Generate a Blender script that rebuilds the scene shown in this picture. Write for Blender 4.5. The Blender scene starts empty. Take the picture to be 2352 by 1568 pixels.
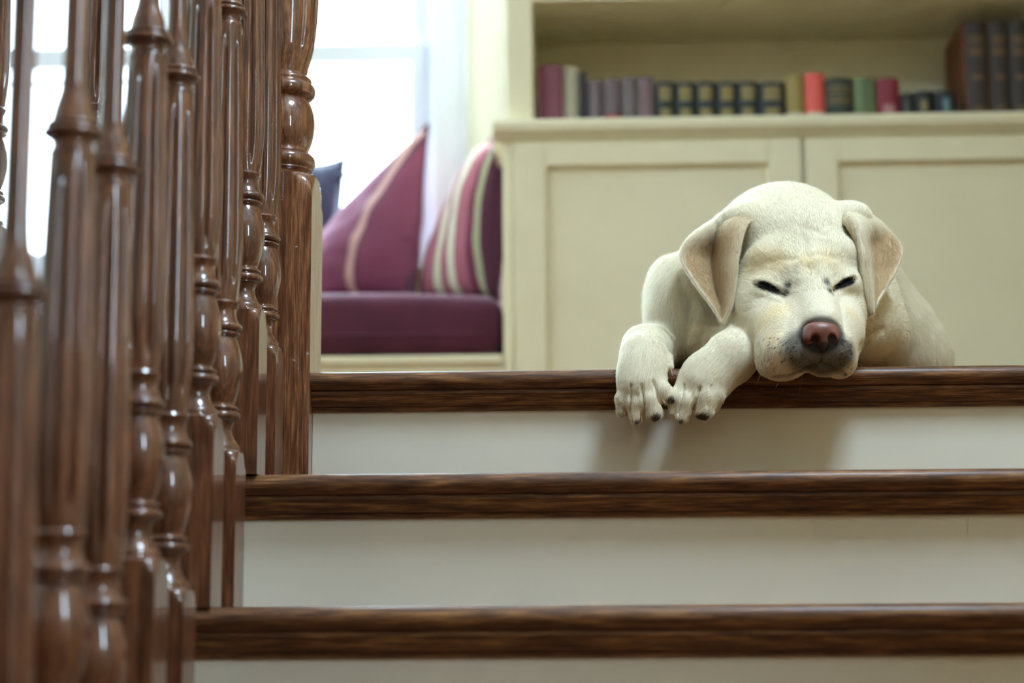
import bpy, bmesh, math, random
import numpy as np
from mathutils import Vector, Matrix, noise

random.seed(7)
rng = np.random.default_rng(11)
SC = bpy.context.scene
COL = SC.collection
PI = math.pi

# ------------------------------------------------------------------ camera
F_PX = 3900.0
YAW, PITCH, ROLL = 0.0374, 0.1540, 0.0056
CAM = Vector((0.0, -2.3853, -0.3306))
FWD = Vector((-math.sin(YAW) * math.cos(PITCH), math.cos(YAW) * math.cos(PITCH), math.sin(PITCH)))
_r0 = Vector((math.cos(YAW), math.sin(YAW), 0))
_u0 = _r0.cross(FWD)
RGT = _r0 * math.cos(ROLL) - _u0 * math.sin(ROLL)
UPV = _r0 * math.sin(ROLL) + _u0 * math.cos(ROLL)
cam_data = bpy.data.cameras.new('camera')
cam = bpy.data.objects.new('camera', cam_data)
COL.objects.link(cam)
cam.matrix_world = Matrix(((RGT.x, UPV.x, -FWD.x, CAM.x), (RGT.y, UPV.y, -FWD.y, CAM.y), (RGT.z, UPV.z, -FWD.z, CAM.z), (0, 0, 0, 1)))
cam_data.sensor_width = 36.0
cam_data.lens = F_PX / 2352 * 36.0
cam_data.clip_start = 0.05
cam_data.clip_end = 200
cam_data.dof.use_dof = True
cam_data.dof.focus_distance = 2.34
cam_data.dof.aperture_fstop = 2.6
SC.camera = cam

# ------------------------------------------------------------------ sky and light
SKY_STRENGTH = 16.0
world = bpy.data.worlds.new('world')
SC.world = world
world.use_nodes = True
wn = world.node_tree.nodes
wn['Background'].inputs[0].default_value = (0.63, 0.815, 1.0, 1)
wn['Background'].inputs[1].default_value = SKY_STRENGTH

def portal(name, loc, rot, sx, sy):
    l = bpy.data.lights.new(name, 'AREA')
    l.shape = 'RECTANGLE'; l.size = sx; l.size_y = sy
    l.cycles.is_portal = True
    o = bpy.data.objects.new(name, l); COL.objects.link(o)
    o.location = loc; o.rotation_euler = rot
    return o
SKYLIGHT = (0.45, 1.10, -1.40, -0.68)          # x0 x1 y0 y1 of the roof light over the stairs
WIN = (-1.86, -0.392, 0.60, 2.00)              # x0 x1 z0 z1 of the window opening
WALL_Y = 2.29                                   # inner face of the window wall
CEIL_Z = 2.15
portal('window_portal', ((WIN[0] + WIN[1]) / 2, WALL_Y + 0.16, (WIN[2] + WIN[3]) / 2), (-PI / 2, 0, 0), WIN[1] - WIN[0], WIN[3] - WIN[2])
SIDE_WIN = (-2.92, -2.54, 0.35, 1.60)           # y0 y1 z0 z1 of the slim stair window in the right-hand wall
portal('stair_window_portal', (1.5 + 0.16, (SIDE_WIN[0] + SIDE_WIN[1]) / 2, (SIDE_WIN[2] + SIDE_WIN[3]) / 2), (PI / 2, 0, PI / 2), SIDE_WIN[1] - SIDE_WIN[0], SIDE_WIN[3] - SIDE_WIN[2])
portal('rooflight_portal', ((SKYLIGHT[0] + SKYLIGHT[1]) / 2, (SKYLIGHT[2] + SKYLIGHT[3]) / 2, CEIL_Z + 0.24), (0, 0, 0), SKYLIGHT[1] - SKYLIGHT[0], SKYLIGHT[3] - SKYLIGHT[2])

SC.view_settings.view_transform = 'Standard'
SC.view_settings.look = 'None'
SC.view_settings.gamma = 1.0
SC.view_settings.use_curve_mapping = False
SC.view_settings.exposure = 2.42
SC.cycles.max_bounces = 7
SC.cycles.diffuse_bounces = 5
SC.cycles.glossy_bounces = 4
SC.cycles.transparent_max_bounces = 12
SC.cycles.caustics_reflective = False
SC.cycles.caustics_refractive = False
SC.cycles.sample_clamp_indirect = 2.5
SC.cycles.sample_clamp_direct = 1.6
SC.cycles.use_denoising = True
SC.cycles.use_adaptive_sampling = True
SC.cycles.adaptive_threshold = 0.05
SC.cycles.adaptive_min_samples = 16

# ------------------------------------------------------------------ helpers
def at(px, py, Y):
    """point of the place that lies at depth Y and is seen at pixel px, py of the 2352 x 1568 photograph"""
    d = FWD * F_PX + RGT * (px - 1176) + UPV * (784 - py)
    return CAM + d * ((Y - CAM.y) / d.y)

def lin(r, g, b):
    f = lambda c: (c / 255 / 12.92) if c <= 10.3 else ((c / 255 + 0.055) / 1.055) ** 2.4
    return (f(r), f(g), f(b), 1)

def tag(o, label=None, cat=None, group=None, kind=None):
    if label: o['label'] = label
    if cat: o['category'] = cat
    if group: o['group'] = group
    if kind: o['kind'] = kind
    return o

def empty(name, loc=(0, 0, 0), rz=0):
    o = bpy.data.objects.new(name, None)
    o.location = loc; o.rotation_euler = (0, 0, rz); o.empty_display_size = 0.05
    COL.objects.link(o)
    return o

def link(name, me, mat=None, parent=None):
    o = bpy.data.objects.new(name, me)
    COL.objects.link(o)
    if mat is not None and not me.materials: me.materials.append(mat)
    if parent is not None: o.parent = parent
    return o

def mk(name, verts, faces, mat=None, parent=None, smooth=False):
    me = bpy.data.meshes.new(name)
    me.from_pydata([tuple(v) for v in verts], [], [tuple(f) for f in faces])
    me.validate()
    if smooth:
        me.polygons.foreach_set('use_smooth', [True] * len(me.polygons))
    me.update()
    return link(name, me, mat, parent)

def bm_obj(name, bm, mat=None, parent=None, smooth=False, recalc=True):
    if recalc: bmesh.ops.recalc_face_normals(bm, faces=bm.faces)
    me = bpy.data.meshes.new(name)
    bm.to_mesh(me); bm.free()
    if smooth: me.polygons.foreach_set('use_smooth', [True] * len(me.polygons))
    return link(name, me, mat, parent)

def bm_box(bm, x0, x1, y0, y1, z0, z1, bev=0.0, seg=2):
    r = bmesh.ops.create_cube(bm, size=1.0)
    vs = r['verts']
    for v in vs:
        v.co = Vector((x0 + (v.co.x + .5) * (x1 - x0), y0 + (v.co.y + .5) * (y1 - y0), z0 + (v.co.z + .5) * (z1 - z0)))
    if bev > 0:
        es = list({e for v in vs for e in v.link_edges})
        bmesh.ops.bevel(bm, geom=es, offset=bev, segments=seg, affect='EDGES', profile=0.5)

def box(name, x0, x1, y0, y1, z0, z1, mat, parent=None, bev=0.0, seg=2, smooth=False):
    bm = bmesh.new(); bm_box(bm, x0, x1, y0, y1, z0, z1, bev, seg)
    return bm_obj(name, bm, mat, parent, smooth)

def extrude_x(name, prof, x0, x1, mat, parent=None, smooth_angle=None, nseg=1):
    """closed profile of (y, z) swept along x"""
    n = len(prof); vs = []; fs = []
    for k in range(nseg + 1):
        x = x0 + (x1 - x0) * k / nseg
        vs += [(x, p[0], p[1]) for p in prof]
    for k in range(nseg):
        for i in range(n):
            j = (i + 1) % n
            fs.append((k * n + i, k * n + j, (k + 1) * n + j, (k + 1) * n + i))
    fs.append(tuple(range(n - 1, -1, -1))); fs.append(tuple(range(nseg * n, nseg * n + n)))
    bm = bmesh.new()
    bv = [bm.verts.new(v) for v in vs]
    for f in fs: bm.faces.new([bv[i] for i in f])
    o = bm_obj(name, bm, mat, parent)
    if smooth_angle:
        o.data.polygons.foreach_set('use_smooth', [True] * len(o.data.polygons))
        o.data.set_sharp_from_angle(angle=smooth_angle)
    return o

def lathe_mesh(name, prof, n=40, mod=None):
    """prof: list of (z, r); mod(z_index, theta) -> radius factor"""
    vs = []; fs = []
    for i, (z, r) in enumerate(prof):
        for k in range(n):
            a = 2 * PI * k / n
            rr = r * (mod(i, a) if mod else 1)
            vs.append((rr * math.cos(a), rr * math.sin(a), z))
    for i in range(len(prof) - 1):
        for k in range(n):
            k2 = (k + 1) % n
            fs.append((i * n + k, i * n + k2, (i + 1) * n + k2, (i + 1) * n + k))
    fs.append(tuple(range(n - 1, -1, -1)))
    fs.append(tuple(range((len(prof) - 1) * n, len(prof) * n)))
    me = bpy.data.meshes.new(name)
    me.from_pydata(vs, [], fs)
    me.polygons.foreach_set('use_smooth', [True] * len(me.polygons))
    me.set_sharp_from_angle(angle=math.radians(50))
    me.update()
    return me

def smooth_prof(pts, n=6):
    """Catmull-Rom through (z, r) points"""
    out = []
    for i in range(len(pts) - 1):
        p0 = pts[max(i - 1, 0)]; p1 = pts[i]; p2 = pts[i + 1]; p3 = pts[min(i + 2, len(pts) - 1)]
        for k in range(n):
            t = k / n
            out.append(tuple(0.5 * (2 * p1[c] + (p2[c] - p0[c]) * t + (2 * p0[c] - 5 * p1[c] + 4 * p2[c] - p3[c]) * t * t + (3 * p1[c] - p0[c] - 3 * p2[c] + p3[c]) * t ** 3) for c in (0, 1)))
    out.append(pts[-1])
    return out

# ------------------------------------------------------------------ materials
def new_mat(name):
    m = bpy.data.materials.new(name); m.use_nodes = True
    nt = m.node_tree
    return m, nt, nt.nodes['Principled BSDF']

def N(nt, t, **kw):
    n = nt.nodes.new(t)
    for k, v in kw.items(): setattr(n, k, v)
    return n

def ramp(nt, stops, interp='LINEAR'):
    r = N(nt, 'ShaderNodeValToRGB'); r.color_ramp.interpolation = interp
    e = r.color_ramp.elements
    while len(e) < len(stops): e.new(0.5)
    for k, (p, c) in enumerate(stops): e[k].position = p; e[k].color = c
    return r

def wood(name, axis, dark, mid, light, rough=0.3, coat=0.7, coat_rough=0.07, scale=1.0, bump=0.15, contrast=1.0):
    """varnished open-grained oak, grain along axis 0, 1 or 2"""
    m, nt, b = new_mat(name)
    tc = N(nt, 'ShaderNodeTexCoord'); oi = N(nt, 'ShaderNodeObjectInfo')
    off = N(nt, 'ShaderNodeVectorMath', operation='SCALE'); off.inputs[0].default_value = (7.3, 3.1, 5.7)
    nt.links.new(oi.outputs['Random'], off.inputs['Scale'])
    add = N(nt, 'ShaderNodeVectorMath', operation='ADD')
    nt.links.new(tc.outputs['Object'], add.inputs[0]); nt.links.new(off.outputs[0], add.inputs[1])
    def mapped(long_s, cross_s):
        mp = N(nt, 'ShaderNodeMapping')
        s = [cross_s * scale] * 3; s[axis] = long_s * scale
        mp.inputs['Scale'].default_value = s
        nt.links.new(add.outputs[0], mp.inputs['Vector'])
        return mp
    # broad figure: warped bands (cathedral grain)
    mp1 = mapped(2.2, 22)
    warp = N(nt, 'ShaderNodeTexNoise'); warp.inputs['Scale'].default_value = 1.0; warp.inputs['Detail'].default_value = 3
    nt.links.new(mp1.outputs[0], warp.inputs['Vector'])
    mul = N(nt, 'ShaderNodeMath', operation='MULTIPLY'); mul.inputs[1].default_value = 14.0
    nt.links.new(warp.outputs['Fac'], mul.inputs[0])
    sn = N(nt, 'ShaderNodeMath', operation='PINGPONG'); sn.inputs[1].default_value = 1.0
    nt.links.new(mul.outputs[0], sn.inputs[0])
    # fine pores
    mp2 = mapped(26, 520)
    fine = N(nt, 'ShaderNodeTexNoise'); fine.inputs['Scale'].default_value = 1.0; fine.inputs['Detail'].default_value = 4; fine.inputs['Roughness'].default_value = 0.65
    nt.links.new(mp2.outputs[0], fine.inputs['Vector'])
    mp3 = mapped(20, 260)
    med = N(nt, 'ShaderNodeTexNoise'); med.inputs['Scale'].default_value = 1.0; med.inputs['Detail'].default_value = 3
    nt.links.new(mp3.outputs[0], med.inputs['Vector'])
    a = N(nt, 'ShaderNodeMath', operation='MULTIPLY'); a.inputs[1].default_value = 0.26 * contrast
    nt.links.new(sn.outputs[0], a.inputs[0])
    c = N(nt, 'ShaderNodeMath', operation='MULTIPLY_ADD'); c.inputs[1].default_value = 1.15 * contrast
    nt.links.new(fine.outputs['Fac'], c.inputs[0]); nt.links.new(a.outputs[0], c.inputs[2])
    d = N(nt, 'ShaderNodeMath', operation='MULTIPLY_ADD'); d.inputs[1].default_value = 0.55 * contrast
    nt.links.new(med.outputs['Fac'], d.inputs[0]); nt.links.new(c.outputs[0], d.inputs[2])
    mid_v = 0.98 * contrast
    sub = N(nt, 'ShaderNodeMath', operation='ADD'); sub.inputs[1].default_value = 0.5 - mid_v
    nt.links.new(d.outputs[0], sub.inputs[0])
    r = ramp(nt, [(0.18, dark), (0.5, mid), (0.8, light)])
    nt.links.new(sub.outputs[0], r.inputs['Fac'])
    nt.links.new(r.outputs['Color'], b.inputs['Base Color'])
    bp = N(nt, 'ShaderNodeBump'); bp.inputs['Strength'].default_value = bump; bp.inputs['Distance'].default_value = 0.0006
    nt.links.new(fine.outputs['Fac'], bp.inputs['Height']); nt.links.new(bp.outputs['Normal'], b.inputs['Normal'])
    b.inputs['Roughness'].default_value = rough
    b.inputs['Specular IOR Level'].default_value = .3
    b.inputs['Coat Weight'].default_value = coat
    b.inputs['Coat Roughness'].default_value = coat_rough
    return m

def paint(name, col, rough=0.4, bump=0.05, scale=60, mottled=0.03):
    m, nt, b = new_mat(name)
    tc = N(nt, 'ShaderNodeTexCoord')
    n1 = N(nt, 'ShaderNodeTexNoise'); n1.inputs['Scale'].default_value = scale; n1.inputs['Detail'].default_value = 4
    n2 = N(nt, 'ShaderNodeTexNoise'); n2.inputs['Scale'].default_value = 5.0
    nt.links.new(tc.outputs['Object'], n1.inputs['Vector']); nt.links.new(tc.outputs['Object'], n2.inputs['Vector'])
    lo = tuple(c * (1 - mottled) for c in col[:3]) + (1,); hi = tuple(min(1, c * (1 + mottled)) for c in col[:3]) + (1,)
    r = ramp(nt, [(0.3, lo), (0.7, hi)])
    nt.links.new(n2.outputs['Fac'], r.inputs['Fac']); nt.links.new(r.outputs['Color'], b.inputs['Base Color'])
    bp = N(nt, 'ShaderNodeBump'); bp.inputs['Strength'].default_value = bump; bp.inputs['Distance'].default_value = 0.002
    nt.links.new(n1.outputs['Fac'], bp.inputs['Height']); nt.links.new(bp.outputs['Normal'], b.inputs['Normal'])
    b.inputs['Roughness'].default_value = rough
    return m

def cloth(name, col, sheen=0.3, rough=0.9, bump=0.25):
    m, nt, b = new_mat(name)
    tc = N(nt, 'ShaderNodeTexCoord')
    w = N(nt, 'ShaderNodeTexNoise'); w.inputs['Scale'].default_value = 900; w.inputs['Detail'].default_value = 2
    v = N(nt, 'ShaderNodeTexNoise'); v.inputs['Scale'].default_value = 9; v.inputs['Detail'].default_value = 3
    nt.links.new(tc.outputs['Object'], w.inputs['Vector']); nt.links.new(tc.outputs['Object'], v.inputs['Vector'])
    r = ramp(nt, [(0.3, tuple(c * .82 for c in col[:3]) + (1,)), (0.7, tuple(min(1, c * 1.15) for c in col[:3]) + (1,))])
    nt.links.new(v.outputs['Fac'], r.inputs['Fac']); nt.links.new(r.outputs['Color'], b.inputs['Base Color'])
    bp = N(nt, 'ShaderNodeBump'); bp.inputs['Strength'].default_value = bump; bp.inputs['Distance'].default_value = 0.001
    nt.links.new(w.outputs['Fac'], bp.inputs['Height']); nt.links.new(bp.outputs['Normal'], b.inputs['Normal'])
    b.inputs['Roughness'].default_value = rough
    b.inputs['Sheen Weight'].default_value = sheen
    return m

M = {}
M['baluster'] = wood('baluster_oak', 2, lin(38, 20, 12), lin(92, 54, 34), lin(142, 92, 60), rough=0.36, coat=0.9, coat_rough=0.04, contrast=0.7)
M['newel'] = wood('newel_oak', 2, lin(46, 24, 13), lin(112, 68, 42), lin(168, 118, 78), rough=0.35, coat=0.9, coat_rough=0.05, contrast=0.85, bump=0.35)
M['tread'] = wood('tread_oak', 0, lin(36, 20, 11), lin(98, 61, 35), lin(158, 110, 64), rough=0.5, coat=0.12, coat_rough=0.2, contrast=0.85, bump=0.35)
M['riser'] = paint('riser_paint', lin(226, 221, 206), rough=0.42, bump=0.08, scale=40)
M['wall'] = paint('wall_paint', lin(216, 212, 200), rough=0.7)
M['wall_tan'] = paint('tan_wall_paint', lin(172, 150, 112), rough=0.7)
M['absorber'] = wood('absorber_oak', 2, lin(30, 18, 10), lin(62, 40, 24), lin(96, 66, 40), rough=0.45, coat=0.2, coat_rough=0.2)  # dark wood used only for the added light-absorbing panels
M['ceiling'] = paint('ceiling_paint', lin(226, 224, 214), rough=0.8)
M['cabinet'] = paint('cabinet_paint', lin(224, 216, 182), rough=0.45, bump=0.02)
M['white'] = paint('window_paint', lin(188, 189, 194), rough=0.4, bump=0.02)
M['floor'] = wood('floor_oak', 0, lin(50, 28, 14), lin(104, 66, 38), lin(150, 104, 64), rough=0.35, coat=0.5, coat_rough=0.12)
M['handrail'] = wood('handrail_oak', 1, lin(48, 22, 12), lin(112, 58, 34), lin(164, 98, 60), rough=0.28, coat=0.8, coat_rough=0.06)
def glass_mat():
    m, nt, b = new_mat('window_glass')
    nt.nodes.remove(b)
    out = nt.nodes['Material Output']
    tr = N(nt, 'ShaderNodeBsdfTransparent'); gl = N(nt, 'ShaderNodeBsdfGlossy'); gl.inputs['Roughness'].default_value = 0.02
    lw = N(nt, 'ShaderNodeLayerWeight'); lw.inputs['Blend'].default_value = 0.5
    pw = N(nt, 'ShaderNodeMath', operation='POWER'); pw.inputs[1].default_value = 5.0
    fr = N(nt, 'ShaderNodeMath', operation='MULTIPLY_ADD'); fr.inputs[1].default_value = 0.9; fr.inputs[2].default_value = 0.04
    nt.links.new(lw.outputs['Facing'], pw.inputs[0]); nt.links.new(pw.outputs[0], fr.inputs[0])
    mx = N(nt, 'ShaderNodeMixShader')
    tr.inputs[0].default_value = (0.95, 0.97, 0.97, 1)
    nt.links.new(fr.outputs[0], mx.inputs[0]); nt.links.new(tr.outputs[0], mx.inputs[1]); nt.links.new(gl.outputs[0], mx.inputs[2])
    nt.links.new(mx.outputs[0], out.inputs['Surface'])
    return m
M['glass'] = glass_mat()
# ------------------------------------------------------------------ the room shell
RISE, RUN = 0.1656, 0.2603
NSTEP = 9
X_OPEN, X_WALL = -0.475, 1.5            # open side and wall side of the flight
X_LEFT, Y_FRONT = -2.6, -4.2
FLOOR_Z = -RISE * NSTEP
def structure(o, label=None):
    o['kind'] = 'structure'
    if label: o['label'] = label
    return o

def wall_with_hole(name, axis_pts, hole, thick, mat, horizontal=False):
    """a slab spanning (a0,a1) x (b0,b1) with a rectangular hole; returned as one mesh of four boxes in plan (a, b, depth)"""
    a0, a1, b0, b1, d0, d1 = axis_pts
    h0, h1, g0, g1 = hole
    rects = [(a0, h0, b0, b1), (h1, a1, b0, b1), (h0, h1, b0, g0), (h0, h1, g1, b1)]
    bm = bmesh.new()
    for (p0, p1, q0, q1) in rects:
        if p1 - p0 < 1e-5 or q1 - q0 < 1e-5: continue
        if horizontal: bm_box(bm, p0, p1, q0, q1, d0, d1)
        else: bm_box(bm, p0, p1, d0, d1, q0, q1)
    bmesh.ops.remove_doubles(bm, verts=bm.verts, dist=1e-5)
    return bm_obj(name, bm, mat)

structure(wall_with_hole('wall_back', (X_LEFT - .2, X_WALL + .2, FLOOR_Z, CEIL_Z, WALL_Y, WALL_Y + .2), WIN, .2, M['wall']), 'cream wall with the bright window above the window seat')
structure(box('wall_left', X_LEFT - .2, X_LEFT, Y_FRONT, WALL_Y, FLOOR_Z, CEIL_Z, M['wall']), 'cream side wall of the stair hall')
bm = bmesh.new()
for (p0, p1, q0, q1) in ((Y_FRONT, SIDE_WIN[0], FLOOR_Z, CEIL_Z), (SIDE_WIN[1], WALL_Y, FLOOR_Z, CEIL_Z), (SIDE_WIN[0], SIDE_WIN[1], FLOOR_Z, SIDE_WIN[2]), (SIDE_WIN[0], SIDE_WIN[1], SIDE_WIN[3], CEIL_Z)):
    bm_box(bm, X_WALL, X_WALL + .2, p0, p1, q0, q1)
bmesh.ops.remove_doubles(bm, verts=bm.verts, dist=1e-5)
structure(bm_obj('wall_right', bm, M['wall_tan']), 'tan wall along the stair flight')
sw = structure(empty('window_3', (X_WALL + .1, (SIDE_WIN[0] + SIDE_WIN[1]) / 2, SIDE_WIN[2])), 'slim stair window in the right-hand wall')
bm = bmesh.new()
for (p0, p1, q0, q1) in ((SIDE_WIN[0], SIDE_WIN[0] + .03, SIDE_WIN[2], SIDE_WIN[3]), (SIDE_WIN[1] - .03, SIDE_WIN[1], SIDE_WIN[2], SIDE_WIN[3]), (SIDE_WIN[0] + .03, SIDE_WIN[1] - .03, SIDE_WIN[2], SIDE_WIN[2] + .03), (SIDE_WIN[0] + .03, SIDE_WIN[1] - .03, SIDE_WIN[3] - .03, SIDE_WIN[3])):
    bm_box(bm, X_WALL + .05, X_WALL + .10, p0, p1, q0, q1)
o = bm_obj('frame', bm, M['white'], sw); o.matrix_parent_inverse = Matrix.Translation(sw.location).inverted()
def pane_quad(corners, parent, inv):
    o = mk('pane', corners, [(0, 1, 2, 3)], M['glass'], parent); o.matrix_parent_inverse = inv; return o
pane_quad([(X_WALL + .075, SIDE_WIN[0] + .02, SIDE_WIN[2] + .02), (X_WALL + .075, SIDE_WIN[1] - .02, SIDE_WIN[2] + .02), (X_WALL + .075, SIDE_WIN[1] - .02, SIDE_WIN[3] - .02), (X_WALL + .075, SIDE_WIN[0] + .02, SIDE_WIN[3] - .02)], sw, Matrix.Translation(sw.location).inverted())
structure(box('wall_front', X_LEFT - .2, X_WALL + .2, Y_FRONT - .2, Y_FRONT, FLOOR_Z, CEIL_Z, M['wall_tan']), 'tan wall at the foot of the stairs')
structure(wall_with_hole('ceiling', (X_LEFT - .2, X_WALL + .2, Y_FRONT - .2, WALL_Y + .2, CEIL_Z, CEIL_Z + .22), SKYLIGHT, .2, M['ceiling'], True), 'off-white ceiling with a roof light over the stairs')
structure(box('floor_hall', X_LEFT, X_WALL, Y_FRONT, 0.03, FLOOR_Z - .1, FLOOR_Z, M['floor']), 'oak floor of the lower hall')
structure(box('wall_landing', X_LEFT, X_OPEN, 0.03, 0.06, FLOOR_Z, -0.027, M['riser']), 'cream fascia below the landing edge')

for k, (q, lab) in enumerate((((X_LEFT, X_LEFT + .012, Y_FRONT, .03), 'dark oak wainscot added unseen to darken the lower hall, on the open side'), ((X_LEFT + .012, X_WALL, Y_FRONT, Y_FRONT + .012), 'dark oak wainscot added unseen to darken the lower hall, behind the viewer'))):
    tr_ = structure(box('absorber_panel_%d' % (k + 1), q[0], q[1], q[2], q[3], FLOOR_Z, .25, M['absorber']), lab)  # dark panels added out of view to cut bounce light low in the hall
# landing: sub-floor with boards laid along x
land = structure(empty('floor', (0, 0, 0)), 'dark oak boards of the landing')
box('subfloor', X_LEFT, X_WALL, 0.10, WALL_Y, -0.20, -0.021, M['floor'], land)
y = 0.122
while y < WALL_Y - 0.02:
    y1 = min(y + 0.088, WALL_Y)
    x = X_LEFT
    while x < X_WALL - 0.05:
        x1 = min(x + random.uniform(0.9, 1.6), X_WALL)
        if X_WALL - x1 < 0.3: x1 = X_WALL
        box('plank', x + .0006, x1 - .0006, y + .0006, y1 - .0006, -0.021, 0.0, M['floor'], land, bev=0.0012, seg=1)
        x = x1
    y = y1

# roof light frame
rl = structure(empty('window_2', (0.80, -1.02, CEIL_Z)), 'roof light over the stairs')
def hole_frame(name, x0, x1, y0, y1, z0, z1, w, mat, parent):
    bm = bmesh.new()
    bm_box(bm, x0, x0 + w, y0, y1, z0, z1); bm_box(bm, x1 - w, x1, y0, y1, z0, z1)
    bm_box(bm, x0 + w, x1 - w, y0, y0 + w, z0, z1); bm_box(bm, x0 + w, x1 - w, y1 - w, y1, z0, z1)
    o = bm_obj(name, bm, mat); o.parent = parent; o.matrix_parent_inverse = parent.matrix_basis.inverted(); return o
hole_frame('frame', SKYLIGHT[0], SKYLIGHT[1], SKYLIGHT[2], SKYLIGHT[3], CEIL_Z + .05, CEIL_Z + .12, .035, M['white'], rl)
pane_quad([(SKYLIGHT[0] + .03, SKYLIGHT[2] + .03, CEIL_Z + .08), (SKYLIGHT[1] - .03, SKYLIGHT[2] + .03, CEIL_Z + .08), (SKYLIGHT[1] - .03, SKYLIGHT[3] - .03, CEIL_Z + .08), (SKYLIGHT[0] + .03, SKYLIGHT[3] - .03, CEIL_Z + .08)], rl, Matrix.Translation(rl.location).inverted())

# ------------------------------------------------------------------ the stair flight
stair = empty('staircase', (0, 0, 0))
tag(stair, 'staircase of dark oak treads and cream painted risers rising to the landing', 'staircase')
TH = 0.027
NEWEL_X = (-.4305 - .0530, -.4305 + .0530)
def nosing_profile(y, z, back):
    pr = [(y + back, z), (y + TH * .5, z)]
    for k in range(1, 12):
        a = PI / 2 + PI * k / 12
        pr.append((y + TH * .5 + TH * .5 * math.cos(a), z - TH * .5 + TH * .5 * math.sin(a)))
    pr += [(y + TH * .5, z - TH), (y + back, z - TH)]
    return pr
def cove_profile(y, z):
    # fillet, hollow, lower bead under the nosing; riser face lies at y + 0.030
    z -= TH
    pr = [(y + .034, z), (y + .0115, z), (y + .0105, z - .0015), (y + .0105, z - .0055), (y + .0118, z - .0068)]
    for k in range(0, 7):
        a = k / 6 * PI / 2
        pr.append((y + .0125 + .0115 * (1 - math.cos(a)), z - .0075 - .0150 * math.sin(a)))
    pr += [(y + .0245, z - .0285), (y + .034, z - .0285)]
    return pr
for i in range(NSTEP):
    y0, z0 = -RUN * i, -RISE * i
    x_l = X_LEFT + .002 if i == 0 else X_OPEN - .03
    spans = [(x_l, X_WALL - .002)] if i else [(x_l, NEWEL_X[0]), (NEWEL_X[1], X_WALL - .002)]      # the landing edge is cut at the newel post
    for (xa, xb) in spans:
        extrude_x('tread', nosing_profile(y0, z0, 0.122 if i == 0 else RUN + .032), xa, xb, M['tread'], stair, math.radians(40))
        extrude_x('cove_moulding', cove_profile(y0, z0), xa, xb, M['tread'], stair, math.radians(40))
    box('riser', X_OPEN if i else NEWEL_X[1], X_WALL - .002, y0 + .030, y0 + .048, -RISE * (i + 1), z0 - TH, M['riser'], stair)
# string board closing the open side
pts = []
for i in range(NSTEP):
    pts.append((-RUN * i + .048, -RISE * i - TH)); pts.append((-RUN * i + .048, -RISE * (i + 1) - TH))
poly = [(0.06, -TH)] + pts[:-1] + [(-RUN * (NSTEP - 1) + .048, FLOOR_Z), (0.06, FLOOR_Z)]
bm = bmesh.new()
va = [bm.verts.new((X_OPEN, p[0], p[1])) for p in poly]; vb = [bm.verts.new((X_OPEN + .025, p[0], p[1])) for p in poly]
bm.faces.new(va); bm.faces.new(vb[::-1])
for k in range(len(poly)):
    j = (k + 1) % len(poly); bm.faces.new((va[k], vb[k], vb[j], va[j]))
bm_obj('string_board', bm, M['riser'], stair)

# ------------------------------------------------------------------ turned balusters
WB = 0.0572
def block_mesh(h, w=WB, tongue=0.030, top_r=0.0255, name='base_block'):
    """square block whose top runs into the round in a lamb's-tongue shoulder"""
    n = 48; rows = []
    def sq(a):
        c, s = abs(math.cos(a)), abs(math.sin(a))
        return (w / 2) / max(c, s)
    vs = []; fs = []
    levels = [(0, None), (h - tongue, None)]
    for k in range(1, 9):
        t = k / 8
        levels.append((h - tongue + tongue * t, t))
    for z, t in levels:
        for k in range(n):
            a = 2 * PI * (k + .0) / n + PI / 4
            r = sq(a)
            if t is not None:
                lim = (w / 2 * 1.42) + (top_r - w / 2 * 1.42) * (1 - math.sqrt(max(0, 1 - t ** 2.0)))
                r = min(r, max(lim, top_r))
            vs.append((r * math.cos(a), r * math.sin(a), z))
    L = len(levels)
    for i in range(L - 1):
        for k in range(n):
            k2 = (k + 1) % n
            fs.append((i * n + k, i * n + k2, (i + 1) * n + k2, (i + 1) * n + k))
    fs.append(tuple(range(n - 1, -1, -1))); fs.append(tuple(range((L - 1) * n, L * n)))
    me = bpy.data.meshes.new(name)
    me.from_pydata(vs, [], fs)
    me.polygons.foreach_set('use_smooth', [True] * len(me.polygons))
    me.set_sharp_from_angle(angle=math.radians(30))
    return me

def bead(z, half, r_in, r_out, n=6):
    return [(z + half * math.sin(-PI / 2 + PI * k / n), r_in + (r_out - r_in) * math.cos(-PI / 2 + PI * k / n)) for k in range(n + 1)]

# lower turning, measured upward from the top of the block: foot disc, cove, double ring, vase, double ring, collar
LT = [(-0.002, .020), (-0.002, .0262), (.004, .0262), (.0075, .0235)]
LT += smooth_prof([(.0085, .0225), (.017, .0178), (.026, .0165), (.033, .0190)], 4)
LT += [(.0345, .0225)] + bead(.0405, .0050, .0225, .0268) + [(.0462, .0215)] + bead(.0495, .0025, .0215, .0240) + [(.0525, .0195)]
LT += smooth_prof([(.055, .0190), (.070, .0238), (.090, .0276), (.108, .0274), (.126, .0232), (.136, .0196)], 6)
LT += [(.1375, .0215)] + bead(.1405, .0025, .0215, .0242) + [(.1435, .0212)] + bead(.1485, .0045, .0225, .0268) + [(.1538, .0225)]
LT += smooth_prof([(.1545, .0222), (.161, .0196), (.169, .0192), (.175, .0215)], 4) + [(.178, .0225), (.182, .0200)]
SHAFT0 = .180
me_block_f = block_mesh(.215); me_block_r = block_mesh(.187); me_block_l = block_mesh(.232)
me_lower = lathe_mesh('lower_turning', LT, 40)

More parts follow.
